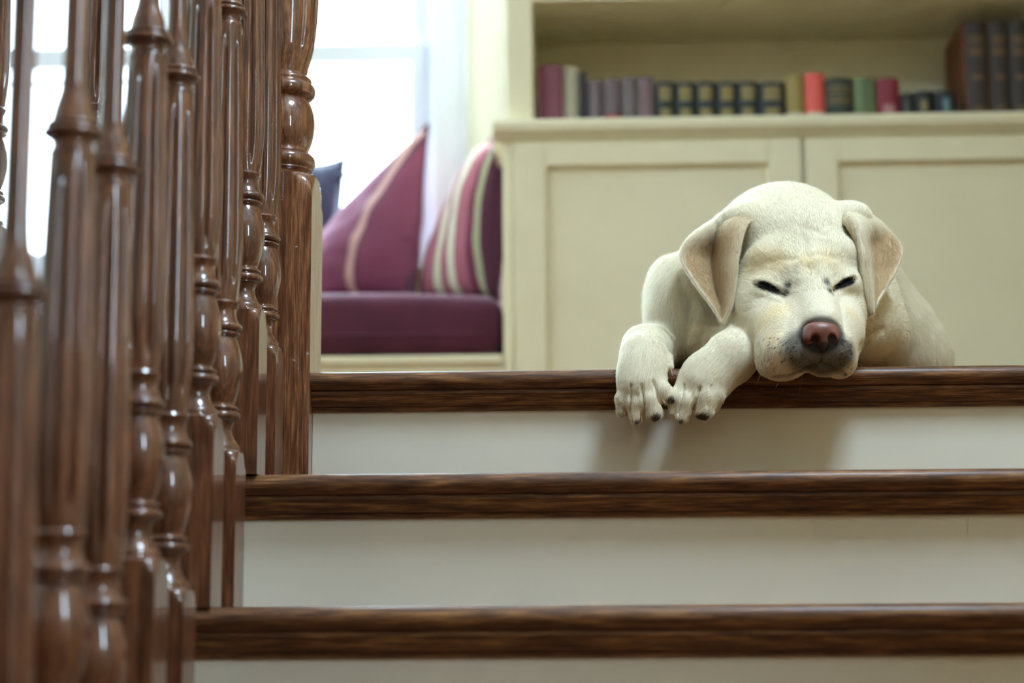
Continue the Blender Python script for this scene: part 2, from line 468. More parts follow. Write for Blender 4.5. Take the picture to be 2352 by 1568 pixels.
def shaft_mesh(length):
    prof = []; nr = 44
    for k in range(nr + 1):
        t = k / nr
        r = 0.0205 + 0.0052 * math.sin(min(1, t / 0.22) * PI / 2) - 0.0062 * max(0, (t - .22) / .78) ** 1.15
        prof.append((t * length, r))
    def mod(i, a):
        t = i / nr
        env = min(1, max(0, (t - .03) / .05)) * min(1, max(0, (.97 - t) / .05))
        g = (0.5 + 0.5 * math.cos(9 * a)) ** 4
        return 1 - 0.17 * env * g
    return lathe_mesh('fluted_shaft', prof, 108, mod)

UT = [(-.002, .0188), (.002, .0196)] + smooth_prof([(.003, .0196), (.009, .0168), (.015, .0190)], 3) + [(.016, .0215)] + bead(.0200, .0035, .0215, .0258) + [(.0243, .0205)] + bead(.027, .0022, .0205, .0228) + [(.0296, .0190)]
UT += smooth_prof([(.031, .0186), (.044, .0160), (.060, .0118), (.085, .0105)], 5)
RAIL_UP = 1.022      # underside of the handrail above the tread, at the rear baluster
UP_Z = 0.715        # height of the upper rings above the tread
me_shaft_f = shaft_mesh(UP_Z - .215 - SHAFT0); me_shaft_r = shaft_mesh(UP_Z - .187 - SHAFT0)
me_shaft_l = shaft_mesh(.330)
me_upper = {k: lathe_mesh('upper_turning', UT + [(L * .6, .0102), (L, .0105)], 40) for k, L in (('f', RAIL_UP - UP_Z - .083), ('r', RAIL_UP - UP_Z), ('l', .275))}

def baluster(x, y, z, kind, label, group, rz):
    b = empty('baluster', (x, y, z), 0)
    tag(b, label, 'baluster', group)
    blk, hb, sh, hu = {'f': (me_block_f, .215, me_shaft_f, UP_Z), 'r': (me_block_r, .187, me_shaft_r, UP_Z), 'l': (me_block_l, .232, me_shaft_l, .232 + SHAFT0 + .330)}[kind]
    link('base_block', blk, M['baluster'], b)
    o = link('lower_turning', me_lower, M['baluster'], b); o.location.z = hb; o.rotation_euler.z = rz
    o = link('fluted_shaft', sh, M['baluster'], b); o.location.z = hb + SHAFT0; o.rotation_euler.z = rz
    o = link('upper_turning', me_upper[kind], M['baluster'], b); o.location.z = hu; o.rotation_euler.z = rz
    return b
GB = 'turned oak balusters of the stair railing'
XC = -0.4305
BAL = [  # centre depth from the lens, tread, kind, label
    (2.278, 1, 'r', 'dark oak baluster nearest to the newel post, standing on the middle visible tread'),
    (2.152, 1, 'f', 'dark oak baluster second from the newel post, at the front of the middle visible tread'),
    (2.022, 2, 'r', 'oak baluster third from the newel post, its short base on the lowest visible tread'),
    (1.895, 2, 'f', 'oak baluster fourth from the newel post, at the front of the lowest visible tread'),
    (1.768, 3, 'r', 'oak baluster fifth from the newel post, its base running below the picture'),
    (1.645, 3, 'f', 'oak baluster sixth from the newel post, its upper ring near the top of the picture'),
    (1.524, 4, 'r', 'blurred oak baluster seventh from the newel post, third from the left edge'),
    (1.404, 4, 'f', 'blurred oak baluster eighth from the newel post, ringed in front of the window'),
    (1.268, 5, 'r', 'most blurred oak baluster at the left edge, its thin upper shaft against the window'),
]
for k, (d, i, kd, lab) in enumerate(BAL):
    baluster(XC, CAM.y + d, -RISE * i, kd, lab, GB, (k * 0.37) % 0.7)
# the railing goes on along the landing edge, left of the newel post
for k, (x, lab) in enumerate(((-.578, 'landing baluster nearest to the newel post, almost hidden behind the stair balusters'), (-.716, 'sharp landing baluster seen as a bright varnished strip before the window'), (-.874, 'sharp landing baluster cut by the left edge of the picture'))):
    baluster(x, .055, 0, 'l', lab, 'turned oak balusters of the landing railing', k * .2)

# handrails above the picture
hr = empty('handrail', (XC, 0, 0)); tag(hr, 'dark oak handrail over the stair balusters, above the picture', 'handrail')
slope = RISE / RUN
bm = bmesh.new()
hp = [(-.029, 0), (-.031, .012), (-.026, .022), (-.030, .034), (-.022, .050), (0, .057), (.022, .050), (.030, .034), (.026, .022), (.031, .012), (.029, 0)]
ends = [(-1.40, 0), (0.06, 0)]
def rail_z(y): return slope * (y + .107) - RISE + RAIL_UP - .004
rows = [[bm.verts.new((p[0], y, rail_z(y) + p[1])) for p in hp] for y in (-1.75, 0.05)]
for k in range(len(hp)):
    j = (k + 1) % len(hp); bm.faces.new((rows[0][k], rows[0][j], rows[1][j], rows[1][k]))
bm.faces.new(rows[0][::-1]); bm.faces.new(rows[1])
bm_obj('rail', bm, M['handrail'], hr)
hr2 = empty('handrail', (0, .055, 0)); tag(hr2, 'dark oak handrail over the landing balusters, above the picture', 'handrail')
extrude_x('rail', [(p[0], p[1] + .232 + SHAFT0 + .330 + .272) for p in hp], X_LEFT, XC - .05, M['handrail'], hr2)

# ------------------------------------------------------------------ newel post
WN = 0.1053
NX, NY = XC, 0.0 + WN / 2 - .002
newel = empty('newel_post', (NX, NY, 0)); tag(newel, 'thick turned oak newel post with a ball turning at the head of the stairs', 'newel post')
def newel_profile():
    sc = 2.6125
    prof_px = [(1100, 818), (1095, 812), (1085, 810), (1075, 803), (1060, 800), (1045, 806), (1036, 818), (1030, 825), (1024, 822), (1018, 824), (1010, 834), (995, 843), (980, 846), (965, 845), (950, 840), (938, 830), (934, 816), (930, 818), (924, 815), (918, 806), (912, 804),
               (895, 810), (870, 820), (840, 830), (800, 838), (760, 843), (720, 842), (690, 838), (660, 831), (630, 820), (612, 808), (604, 806), (600, 815), (596, 820), (590, 818), (586, 832), (575, 842), (560, 846), (545, 847), (530, 844), (518, 836), (512, 826), (508, 822), (500, 822), (494, 826), (480, 822), (472, 812), (465, 802), (455, 796),
               (445, 798), (420, 803), (400, 808), (340, 825), (280, 838), (200, 850), (100, 860), (0, 866), (-100, 869)]
    out = []
    for yz, xz in prof_px:
        px, py = 400 + xz / sc, yz / sc
        e = at(px, py, NY)
        out.append((e.z, e.x - NX))
    return out
NPf = newel_profile()
zb = NPf[0][0]
nb = block_mesh(zb + RISE - .0 + .012, WN, .055, NPf[1][1] + .002, 'base_block')
o = link('base_block', nb, M['newel'], newel); o.location.z = -RISE
ring_prof = [(z, r) for z, r in NPf if z <= at(708, 445 / 2.6125, NY).z + 1e-6]
link('ball_turning', lathe_mesh('ball_turning', [(ring_prof[0][0] - .01, .03)] + ring_prof, 64), M['newel'], newel)
sh = [(z, r) for z, r in NPf if z >= ring_prof[-1][0]]
zt = sh[-1][0]
sh += [(zt + .08, sh[-1][1] * .985), (zt + .2, sh[-1][1] * .9), (zt + .32, sh[-1][1] * .78), (zt + .34, sh[-1][1] * .78)]
shp = smooth_prof(sh, 4); nsh = len(shp)
def nmod(i, a):
    z = shp[i][0]; env = min(1, max(0, (z - sh[0][0] - .012) / .03))
    g = (0.5 + 0.5 * math.cos(8 * a)) ** 6
    return 1 - .085 * env * g
link('fluted_shaft', lathe_mesh('fluted_shaft', shp, 128, nmod), M['newel'], newel)
o = box('top_block', -WN / 2, WN / 2, -WN / 2, WN / 2, shp[-1][0] - .005, shp[-1][0] + .22, M['newel'], newel, bev=.004)
cap = lathe_mesh('finial', smooth_prof([(0, .058), (.012, .064), (.022, .050), (.034, .040), (.06, .052), (.085, .040), (.1, .012), (.102, .002)], 5), 40)
o = link('finial', cap, M['newel'], newel); o.location.z = shp[-1][0] + .21
# ------------------------------------------------------------------ window over the seat
def child(o, parent):
    o.parent = parent
    if parent.parent is None: o.matrix_parent_inverse = Matrix.Translation(parent.location).inverted()
    return o
def ring_box(name, x0, x1, z0, z1, y0, y1, w, mat, parent, wb=None, wt=None):
    wb = wb or w; wt = wt or w
    bm = bmesh.new()
    bm_box(bm, x0, x0 + w, y0, y1, z0, z1, .003, 1); bm_box(bm, x1 - w, x1, y0, y1, z0, z1, .003, 1)
    bm_box(bm, x0 + w - .002, x1 - w + .002, y0, y1, z0, z0 + wb, .003, 1); bm_box(bm, x0 + w - .002, x1 - w + .002, y0, y1, z1 - wt, z1, .003, 1)
    return child(bm_obj(name, bm, mat), parent)
win = structure(empty('window_1', ((WIN[0] + WIN[1]) / 2, WALL_Y, WIN[2])), 'white sash window behind the window seat, glaring with daylight')
x0, x1, z0, z1 = WIN
ring_box('frame', x0, x1, z0, z1, WALL_Y + .02, WALL_Y + .17, .022, M['white'], win)
xm = (x0 + x1) / 2
child(box('mullion', xm - .045, xm + .045, WALL_Y + .005, WALL_Y + .17, z0 + .02, z1 - .02, M['white'], None, .004), win)
zr0, zr1 = at(830, 152, WALL_Y + .07).z, at(830, 106, WALL_Y + .07).z
for (a, b_) in ((x0 + .022, xm - .045), (xm + .045, x1 - .022)):
    lo = ring_box('lower_sash', a, b_, z0 + .022, zr1, WALL_Y + .04, WALL_Y + .08, .052, M['white'], win, wb=.05, wt=zr1 - zr0)
    up = ring_box('upper_sash', a, b_, zr0 + .004, z1 - .022, WALL_Y + .085, WALL_Y + .125, .052, M['white'], win, wb=zr1 - zr0, wt=.05)
    for nm, zz0, zz1, yy in (('pane', z0 + .06, zr0, WALL_Y + .06), ('pane', zr1 - .004, z1 - .06, WALL_Y + .105)):
        pane_quad([(a + .045, yy, zz0), (b_ - .045, yy, zz0), (b_ - .045, yy, zz1 + .006), (a + .045, yy, zz1 + .006)], lo if yy < WALL_Y + .08 else up, Matrix.Identity(4))
    if a < -1.5:   # slim glazing bar low under the meeting rail of the far unit
        gb = child(box('glazing_bar', a + .05, b_ - .05, WALL_Y + .05, WALL_Y + .07, zr0 - .046, zr0 - .038, M['white']), win)
child(box('sill', x0 - .06, x1 + .06, WALL_Y - .05, WALL_Y + .04, z0 - .028, z0, M['white'], None, .006), win)
cw = .098
for nm, q in (('casing', (x1 - .004, x1 + cw, z0, z1 + cw)), ('casing', (x0 - cw, x0 + .004, z0, z1 + cw)), ('casing', (x0 + .004, x1 - .004, z1 - .004, z1 + cw))):
    bm = bmesh.new()
    bm_box(bm, q[0], q[1], WALL_Y - .018, WALL_Y, q[2], q[3], .004, 2)
    if q[1] - q[0] < .2:
        e = q[1] if q[1] > x1 else q[0] + .018
        bm_box(bm, e - .018, e, WALL_Y - .028, WALL_Y - .0, q[2], q[3], .004, 2)
    child(bm_obj(nm, bm, M['white']), win)

# ------------------------------------------------------------------ window seat
CY = 1.72                     # face of the cabinets and of the seat
CAB_X0 = at(1156, 600, CY).x
SEAT_Z = at(950, 817, CY).z
seat = empty('window_seat', (-1.2, CY, 0)); tag(seat, 'cream built-in window seat bench beneath the maroon seat cushion', 'bench')
child(box('seat_board', X_LEFT, CAB_X0 - .002, CY - .012, WALL_Y, SEAT_Z - .022, SEAT_Z, M['cabinet'], None, .004), seat)
child(box('front_panel', X_LEFT, CAB_X0 - .002, CY, CY + .02, .001, SEAT_Z - .022, M['cabinet']), seat)
for k in range(3):
    xa = X_LEFT + .06 + k * .78
    child(ring_box('panel_frame', xa, xa + .72, .06, SEAT_Z - .05, CY - .012, CY, .06, M['cabinet'], seat), seat)

M['maroon'] = cloth('maroon_cloth', lin(80, 25, 48), sheen=0.1)
M['navy'] = cloth('navy_cloth', lin(38, 40, 66), sheen=0.2)

def cushion_mesh(name, x0, x1, y0, y1, z0, z1, r, mat, parent=None, crown=.012):
    bm = bmesh.new()
    bm_box(bm, x0, x1, y0, y1, z0, z1, r, 5)
    bmesh.ops.subdivide_edges(bm, edges=[e for e in bm.edges if e.calc_length() > .3], cuts=12, use_grid_fill=True)
    for v in bm.verts:
        fx = min(v.co.x - x0, x1 - v.co.x); fy = min(v.co.y - y0, y1 - v.co.y)
        v.co.z += crown * min(1, max(0, fx) / .2) * (1 if v.co.z > (z0 + z1) / 2 else 0)
        v.co += Vector((0, 0, noise.noise(v.co * 5) * .004 if v.co.z > z0 + .05 else 0))
    o = bm_obj(name, bm, mat, parent, True)
    return o
top_z = at(980, 672, CY + .03).z
cu = empty('seat_cushion', (-1.0, CY + .25, SEAT_Z)); tag(cu, 'long thick maroon box cushion lying on the window seat', 'cushion')
child(cushion_mesh('cushion_body', X_LEFT + .03, CAB_X0 - .004, CY - .005, WALL_Y - .03, SEAT_Z + .001, top_z - .010, .045, M['maroon']), cu)
pg = bmesh.new()
child(extrude_x('piping', [(CY - .005 + .0035 * math.cos(a * PI / 4), SEAT_Z + .052 + .0035 * math.sin(a * PI / 4)) for a in range(8)], X_LEFT + .08, CAB_X0 - .05, M['maroon'], None, 1.5), cu)

# ------------------------------------------------------------------ pillows
def uv_stripe_mat(name, stops, weave=500, sheen=.25, axis=0, vary=None):
    m, nt, b = new_mat(name)
    uv = N(nt, 'ShaderNodeUVMap'); uv.uv_map = 'cloth'
    sp = N(nt, 'ShaderNodeSeparateXYZ'); nt.links.new(uv.outputs[0], sp.inputs[0])
    r = ramp(nt, stops, 'CONSTANT'); nt.links.new(sp.outputs[axis], r.inputs['Fac'])
    w = N(nt, 'ShaderNodeTexNoise'); w.inputs['Scale'].default_value = weave; nt.links.new(uv.outputs[0], w.inputs['Vector'])
    mx = N(nt, 'ShaderNodeMix', data_type='RGBA', blend_type='MULTIPLY'); mx.inputs['Factor'].default_value = 0.35
    nt.links.new(r.outputs['Color'], mx.inputs['A']); nt.links.new(w.outputs['Color'], mx.inputs['B'])
    g = N(nt, 'ShaderNodeGamma'); g.inputs[1].default_value = 0.92
    nt.links.new(mx.outputs['Result'], g.inputs[0]); nt.links.new(g.outputs[0], b.inputs['Base Color'])
    bp = N(nt, 'ShaderNodeBump'); bp.inputs['Strength'].default_value = .3; bp.inputs['Distance'].default_value = .002
    nt.links.new(w.outputs['Fac'], bp.inputs['Height']); nt.links.new(bp.outputs['Normal'], b.inputs['Normal'])
    b.inputs['Roughness'].default_value = .9; b.inputs['Sheen Weight'].default_value = sheen
    return m

def pillow(name, quad, puff, mat, label, bow=.07, shear=0.0, n=22):
    """quad: four corners tl, tr, br, bl in world space; the pillow swells along their normal"""
    tl, tr, br, bl = [Vector((v.x, v.y, max(v.z, top_z + .004))) for v in quad]
    nrm = (tr - tl).cross(bl - tl).normalized()
    if nrm.y > 0: nrm = -nrm
    c = (tl + tr + br + bl) / 4
    root = empty(name, tuple(Vector((c.x, c.y, min(v.z for v in quad))))); tag(root, label, 'pillow', 'scatter pillows on the window seat')
    vs = []; uvs = []
    for side in (1, -1):
        for i in range(n + 1):
            for j in range(n + 1):
                u = -1 + 2 * i / n; v = -1 + 2 * j / n
                uu = u * (1 - bow * (1 - v * v)); vv = v * (1 - bow * (1 - u * u))
                s, t = (uu + 1) / 2, (vv + 1) / 2
                p = tl * (1 - s) * (1 - t) + tr * s * (1 - t) + br * s * t + bl * (1 - s) * t
                h = ((1 - u * u) * (1 - v * v)) ** .5 * (1 - .15 * noise.noise(Vector((u * 1.3, v * 1.3, 3.1 + c.x * 9))))
                p = p + nrm * (side * puff * h) + nrm * (.010 * h * noise.noise(Vector((u * 3, v * 3, c.x * 7))))
                vs.append(p - root.location); uvs.append((((u + 1) / 2 + shear * (v + 1) / 2) / (1 + shear), (v + 1) / 2))
    fs = []; m1 = (n + 1) * (n + 1)
    for i in range(n):
        for j in range(n):
            a = i * (n + 1) + j
            fs.append((a, a + n + 1, a + n + 2, a + 1)); fs.append((m1 + a, m1 + a + 1, m1 + a + n + 2, m1 + a + n + 1))
    me = bpy.data.meshes.new('pillow_cover')
    me.from_pydata(vs, [], fs)
    uvl = me.uv_layers.new(name='cloth')
    for lp in me.loops: uvl.data[lp.index].uv = uvs[lp.vertex_index]
    bm = bmesh.new(); bm.from_mesh(me); bmesh.ops.remove_doubles(bm, verts=bm.verts, dist=1e-5); bmesh.ops.recalc_face_normals(bm, faces=bm.faces); bm.to_mesh(me); bm.free()
    me.polygons.foreach_set('use_smooth', [True] * len(me.polygons))
    link('pillow_cover', me, mat, root)
    # corded seam round the edge
    ring = []
    for k in range(4 * n):
        q, r_ = divmod(k, n); tt = -1 + 2 * r_ / n
        u, v = ((tt, -1), (1, tt), (-tt, 1), (-1, -tt))[q]
        uu = u * (1 - bow * (1 - v * v)); vv = v * (1 - bow * (1 - u * u)); s, t = (uu + 1) / 2, (vv + 1) / 2
        ring.append(tl * (1 - s) * (1 - t) + tr * s * (1 - t) + br * s * t + bl * (1 - s) * t - root.location)
    L = len(ring); vs = []; fs = []
    for k in range(L):
        tang = (ring[(k + 1) % L] - ring[k - 1]).normalized(); sd = tang.cross(nrm).normalized()
        for a in range(6):
            vs.append(ring[k] + (nrm * math.sin(a * PI / 3) + sd * math.cos(a * PI / 3)) * .0042)
    for k in range(L):
        for a in range(6): fs.append((k * 6 + a, k * 6 + (a + 1) % 6, ((k + 1) % L) * 6 + (a + 1) % 6, ((k + 1) % L) * 6 + a))
    mk('seam_cord', vs, fs, M['maroon'] if 'navy' not in label else M['navy'], root, True)
    return root
mar, mar2, tan, pink = lin(94, 22, 54), lin(68, 18, 45), lin(150, 104, 100), lin(150, 80, 96)
M['pillow_a'] = uv_stripe_mat('maroon_stripe_cloth', sheen=.05, stops=[(0, mar), (.57, mar2), (.58, tan), (.60, lin(166, 120, 112)), (.625, tan), (.64, mar2), (.66, mar), (.93, mar2)])
M['pillow_b'] = uv_stripe_mat('multi_stripe_cloth', sheen=.05, stops=[(0, mar), (.10, lin(190, 170, 120)), (.17, mar), (.22, pink), (.36, lin(200, 200, 172)), (.45, pink), (.54, lin(206, 206, 182)), (.63, pink), (.78, mar), (.86, lin(150, 150, 120)), (.92, mar2)])
M['pillow_c'] = M['navy']
ty = CY + .22
pillow('striped_pillow', (at(1128, 316, CY + .40), at(1150, 330, CY + .30), at(1146, 722, CY + .18), at(930, 728, CY + .26)), .075, M['pillow_b'], 'striped rose and cream pillow leaning on the cabinet side')
pillow('maroon_pillow', (at(650, 660, CY + .30), at(984, 284, CY + .45), at(952, 724, CY + .20), at(740, 742, CY + .12)), .085, M['pillow_a'], 'pointed maroon pillow with one tan stripe before the window', bow=.03, shear=.59)
np_ = pillow('navy_pillow', (at(640, 362, CY + .50), at(792, 364, CY + .50), at(775, 736, CY + .40), at(600, 736, CY + .40)), .06, M['pillow_c'], 'dark navy pillow partly behind the newel post, its corner against the window', bow=.10)
ta = at(768, 412, CY + .47); tb = at(800, 399, CY + .47); ax = (tb - ta)
vs = []; fs = []
for k, (t, r) in enumerate(((0, .010), (.35, .012), (.7, .006), (1, .001))):
    for a in range(8): vs.append(ta + ax * t + Vector((0, math.sin(a * PI / 4), 0)) * r + Vector((ax.z, 0, -ax.x)).normalized() * math.cos(a * PI / 4) * r - np_.location)
for k in range(3):
    for a in range(8): fs.append((k * 8 + a, k * 8 + (a + 1) % 8, (k + 1) * 8 + (a + 1) % 8, (k + 1) * 8 + a))
mk('tassel', vs, fs, M['navy'], np_, True)

# ------------------------------------------------------------------ built-in cabinets
CT_Z = at(1500, 267, CY - .03).z          # top of the counter
CT_B = at(1500, 305, CY - .03).z
BACK_Y = WALL_Y - .006
cab = empty('cabinet', (.6, CY, 0)); tag(cab, 'long cream built-in cabinet with panelled doors behind the dog', 'cabinet')
CX1 = X_WALL - .002
child(box('carcass', CAB_X0, CX1, CY + .002, BACK_Y, .001, CT_B, M['cabinet']), cab)
door_top = at(1500, 328, CY).z
def frame_piece(nm, a, b_, c, d, y0=CY - .0, y1=CY + .02):
    return child(box(nm, a, b_, y0 - .004, y1, c, d, M['cabinet'], None, .002, 1), cab)
xd = [at(1182, 600, CY).x, at(1843, 500, CY - .02).x, at(1855, 500, CY - .02).x]
wd = xd[1] - xd[0]
frame_piece('face_stile', CAB_X0, xd[0] - .003, .0015, CT_B - .001)
frame_piece('face_rail', xd[0] - .003, CX1, door_top + .003, CT_B - .001)
frame_piece('base_rail', xd[0] - .003, CX1, .0015, .090)
doors = [(xd[0], xd[1]), (xd[2], xd[2] + wd)]
if xd[2] + wd < CX1 - .02: frame_piece('face_stile', xd[2] + wd + .003, CX1, .090, door_top)
pan_t = at(1500, 378, CY - .02).z
for (a, b_) in doors:
    stile = at(1255, 600, CY - .02).x - at(1182, 600, CY - .02).x
    dr = empty('door', ((a + b_) / 2, CY - .02, .095)); dr.parent = cab; dr.matrix_parent_inverse = Matrix.Translation(cab.location).inverted()
    inv = Matrix.Translation(dr.location).inverted()
    zA, zB = .095, door_top; rail = zB - pan_t
    def sub(o):
        o.parent = dr; o.matrix_parent_inverse = inv; return o
    sub(box('stile', a, a + stile, CY - .022, CY - .002, zA, zB, M['cabinet'], None, .002, 1))
    sub(box('stile', b_ - stile, b_, CY - .022, CY - .002, zA, zB, M['cabinet'], None, .002, 1))
    sub(box('rail', a + stile + .0003, b_ - stile - .0003, CY - .022, CY - .002, zB - rail, zB, M['cabinet'], None, .002, 1))
    sub(box('rail', a + stile + .0003, b_ - stile - .0003, CY - .022, CY - .002, zA, zA + rail * 1.2, M['cabinet'], None, .002, 1))
    # sunk panel with a sloped moulding round it
    A0, A1, C0, C1 = a + stile, b_ - stile, zA + rail * 1.2, zB - rail
    m_ = .020; yo, yi = CY - .018, CY - .008
    vs = [(A0, yo, C0), (A1, yo, C0), (A1, yo, C1), (A0, yo, C1), (A0 + m_ * .5, yi + .003, C0 + m_ * .5), (A1 - m_ * .5, yi + .003, C0 + m_ * .5), (A1 - m_ * .5, yi + .003, C1 - m_ * .5), (A0 + m_ * .5, yi + .003, C1 - m_ * .5),
          (A0 + m_, yi, C0 + m_), (A1 - m_, yi, C0 + m_), (A1 - m_, yi, C1 - m_), (A0 + m_, yi, C1 - m_)]
    fs = []
    for lv in (0, 4):
        for k in range(4):
            j = (k + 1) % 4; fs.append((lv + k, lv + j, lv + 4 + j, lv + 4 + k))
    fs.append((8, 9, 10, 11))
    pn = sub(mk('panel', vs, fs, M['cabinet']))
    bpy_mod = pn.modifiers.new('thick', 'SOLIDIFY'); bpy_mod.thickness = .004; bpy_mod.offset = -1

ctr = empty('countertop', (.6, CY, CT_B)); tag(ctr, 'cream moulded counter top running along the cabinets under the books', 'countertop')
CTX0 = at(1131, 290, CY - .03).x
child(extrude_x('counter_board', [(BACK_Y, CT_B + .0005), (CY - .016, CT_B + .0005), (CY - .024, CT_B + .004), (CY - .030, CT_B + .012), (CY - .031, CT_Z - .008), (CY - .028, CT_Z - .002), (CY - .022, CT_Z), (BACK_Y, CT_Z)], CTX0, CX1, M['cabinet'], None, math.radians(40)), ctr)
child(extrude_x('bed_moulding', [(CY - .0045, CT_B), (CY - .020, CT_B), (CY - .019, CT_B - .004), (CY - .010, CT_B - .010), (CY - .0065, CT_B - .014), (CY - .0045, CT_B - .014)], CAB_X0 - .012, CX1, M['cabinet'], None, math.radians(40)), ctr)

# open book niche standing on the counter
NB = CY + .36                                    # back panel
shelf_z = at(1700, 95, NB).z
bc = empty('bookcase', (.6, CY + .05, CT_Z)); tag(bc, 'cream built-in bookcase with an open niche above the counter', 'bookcase')
sx0, sx1 = at(1163, 150, CY + .02).x, at(1224, 150, CY + .02).x
child(box('side_panel', sx0, sx1, CY + .02, BACK_Y, CT_Z + .0005, CEIL_Z - .001, M['cabinet'], None, .002, 1), bc)
sxr = at(2405, 150, CY + .02).x
child(box('side_panel', sxr, sxr + .03, CY + .02, NB - .001, CT_Z + .0005, shelf_z - .0005, M['cabinet'], None, .002, 1), bc)
child(box('back_panel', sx1 + .0005, CX1, NB, NB + .012, CT_Z + .0005, CEIL_Z - .001, M['cabinet']), bc)
child(box('shelf', sx1 + .0005, CX1, CY + .02, NB - .0005, shelf_z, shelf_z + .032, M['cabinet'], None, .002, 1), bc)
child(box('shelf', sx1 + .0005, CX1, CY + .03, NB - .0005, shelf_z + .40, shelf_z + .43, M['cabinet'], None, .002, 1), bc)
child(box('shelf', sx1 + .0005, CX1, CY + .03, NB - .0005, shelf_z + .70, shelf_z + .73, M['cabinet'], None, .002, 1), bc)

# ------------------------------------------------------------------ books
def plain(name, col, rough=.55, coat=0.0):
    m, nt, b = new_mat(name)
    tc = N(nt, 'ShaderNodeTexCoord'); n1 = N(nt, 'ShaderNodeTexNoise'); n1.inputs['Scale'].default_value = 130; n1.inputs['Detail'].default_value = 3
    nt.links.new(tc.outputs['Object'], n1.inputs['Vector'])
    r = ramp(nt, [(0.3, tuple(c * .85 for c in col[:3]) + (1,)), (0.7, tuple(min(1, c * 1.12) for c in col[:3]) + (1,))])
    nt.links.new(n1.outputs['Fac'], r.inputs['Fac']); nt.links.new(r.outputs['Color'], b.inputs['Base Color'])
    b.inputs['Roughness'].default_value = rough; b.inputs['Coat Weight'].default_value = coat
    return m
pages_mat = plain('paper_edges', lin(206, 192, 160), .9)
gold_mat = plain('gold_lettering', lin(128, 112, 66), .5)
def book(px0, px1, pytop, yf, depth, col, label, bands=(), group=None, round_=.25, cols=None):
    p0, p1 = at(px0, pytop, yf), at(px1, pytop, yf)
    w = p1.x - p0.x - .0006; h = p0.z - CT_Z
    b = empty('book', (p0.x + w / 2 + .0003, yf, CT_Z + .0008)); tag(b, label, 'book', group)
    m = plain('book_cloth', lin(*col))
    # cover: two boards and a rounded spine in one U-shaped sheet
    n = 8; outer = []; inner = []; t = .0022
    bulge = min(.010, w * round_)
    for k in range(n + 1):
        a = -1 + 2 * k / n
        outer.append((a * w / 2, bulge * (a * a)))
        inner.append((a * (w / 2 - t), bulge * (a * a) + t))
    outer = [(-w / 2, depth)] + outer + [(w / 2, depth)]; inner = [(-w / 2 + t, depth)] + inner + [(w / 2 - t, depth)]
    vs = []; fs = []; L = len(outer)
    for z in (0, h): vs += [(p[0], p[1], z) for p in outer] + [(p[0], p[1], z) for p in inner]
    for k in range(L - 1):
        fs.append((k, k + 1, 2 * L + k + 1, 2 * L + k)); fs.append((L + k + 1, L + k, 3 * L + k, 3 * L + k + 1))
        fs.append((k + 1, k, L + k, L + k + 1)); fs.append((2 * L + k, 2 * L + k + 1, 3 * L + k + 1, 3 * L + k))
    fs += [(0, 2 * L, 3 * L, L), (L - 1, 2 * L - 1, 4 * L - 1, 3 * L - 1)]
    mk('cover', vs, fs, m, b)
    mk_ = box('page_block', -w / 2 + t + .0003, w / 2 - t - .0003, bulge + t + .002, depth - .004, .003, h - .004, pages_mat, b)
    for (f0, f1, fw, bc_) in bands:                   # foil or paper panels on the spine
        bm = bmesh.new(); rows = []
        for zz in (f0 * h, f1 * h):
            rows.append([bm.verts.new((a * w / 2 * fw, bulge * (a * fw) ** 2 - .0004, zz)) for a in np.linspace(-1, 1, 7)])
        for k in range(6): bm.faces.new((rows[0][k], rows[0][k + 1], rows[1][k + 1], rows[1][k]))
        lb = bm_obj('spine_label', bm, gold_mat if bc_ == 'gold' else plain('spine_paper', lin(*bc_)), b)
        sm = lb.modifiers.new('thick', 'SOLIDIFY'); sm.thickness = .0004; sm.offset = 0
    return b
YF = CY + .075
book(1236, 1292, 150, YF, .14, (132, 72, 90), 'tall dusty rose book at the bookcase side panel')
book(1293, 1329, 154, YF + .01, .14, (178, 172, 150), 'pale cream book between the rose book and a thin dark one')
book(1331, 1347, 166, YF, .13, (40, 40, 56), 'thin dark navy book beside the pale cream book')
GM = 'mauve grey volumes on the counter'
book(1348, 1384, 184, YF, .12, (104, 90, 96), 'narrow mauve grey volume next to the thin navy book', ((.02, .96, .22, (128, 112, 118)),), GM)
book(1386, 1427, 180, YF, .12, (108, 92, 98), 'mauve grey volume with a red foot on its spine', ((.0, .28, .9, (150, 36, 48)),), GM)
book(1428, 1462, 178, YF, .12, (110, 98, 100), 'middle mauve grey volume just right of the red-footed one', (), GM)
book(1463, 1503, 176, YF, .12, (112, 96, 100), 'mauve grey volume touching the row of gold-labelled navy volumes', ((.02, .97, .18, (136, 96, 104)),), GM)
ed = [1505, 1551, 1597, 1645, 1693, 1742, 1803]
ords = ['first', 'second', 'third', 'fourth', 'fifth', 'sixth']
for k in range(6):
    book(ed[k], ed[k + 1], 188 + k % 2, YF, .115, (30, 40, 42), ords[k] + ' of six navy volumes with gold panels, counted from the mauve books', ((.58, .90, .62, 'gold'), (.16, .42, .56, 'gold'), (.50, .53, .98, (24, 52, 60))), 'six navy volumes with gold panels')
book(1806, 1847, 172, YF, .13, (150, 132, 72), 'olive tan book between the navy volumes and the salmon one', ((.0, .26, .95, (190, 180, 160)), (.05, .2, .3, (70, 60, 40))))
book(1848, 1893, 168, YF, .13, (222, 92, 84), 'bright salmon red book in the middle of the row', ((.0, .25, .9, (214, 200, 170)), (.05, .2, .35, (60, 56, 50))))
book(1895, 1959, 180, YF, .13, (40, 48, 36), 'wide dark green book with gold lines on its spine', ((.80, .84, .8, 'gold'), (.70, .74, .8, 'gold'), (.58, .61, .8, 'gold'), (.50, .53, .8, 'gold'), (.45, .47, .9, 'gold')))
book(1961, 2011, 178, YF, .13, (104, 122, 80), 'light green cloth book beside the dark red one', ((.0, .97, .3, (84, 100, 66)),))
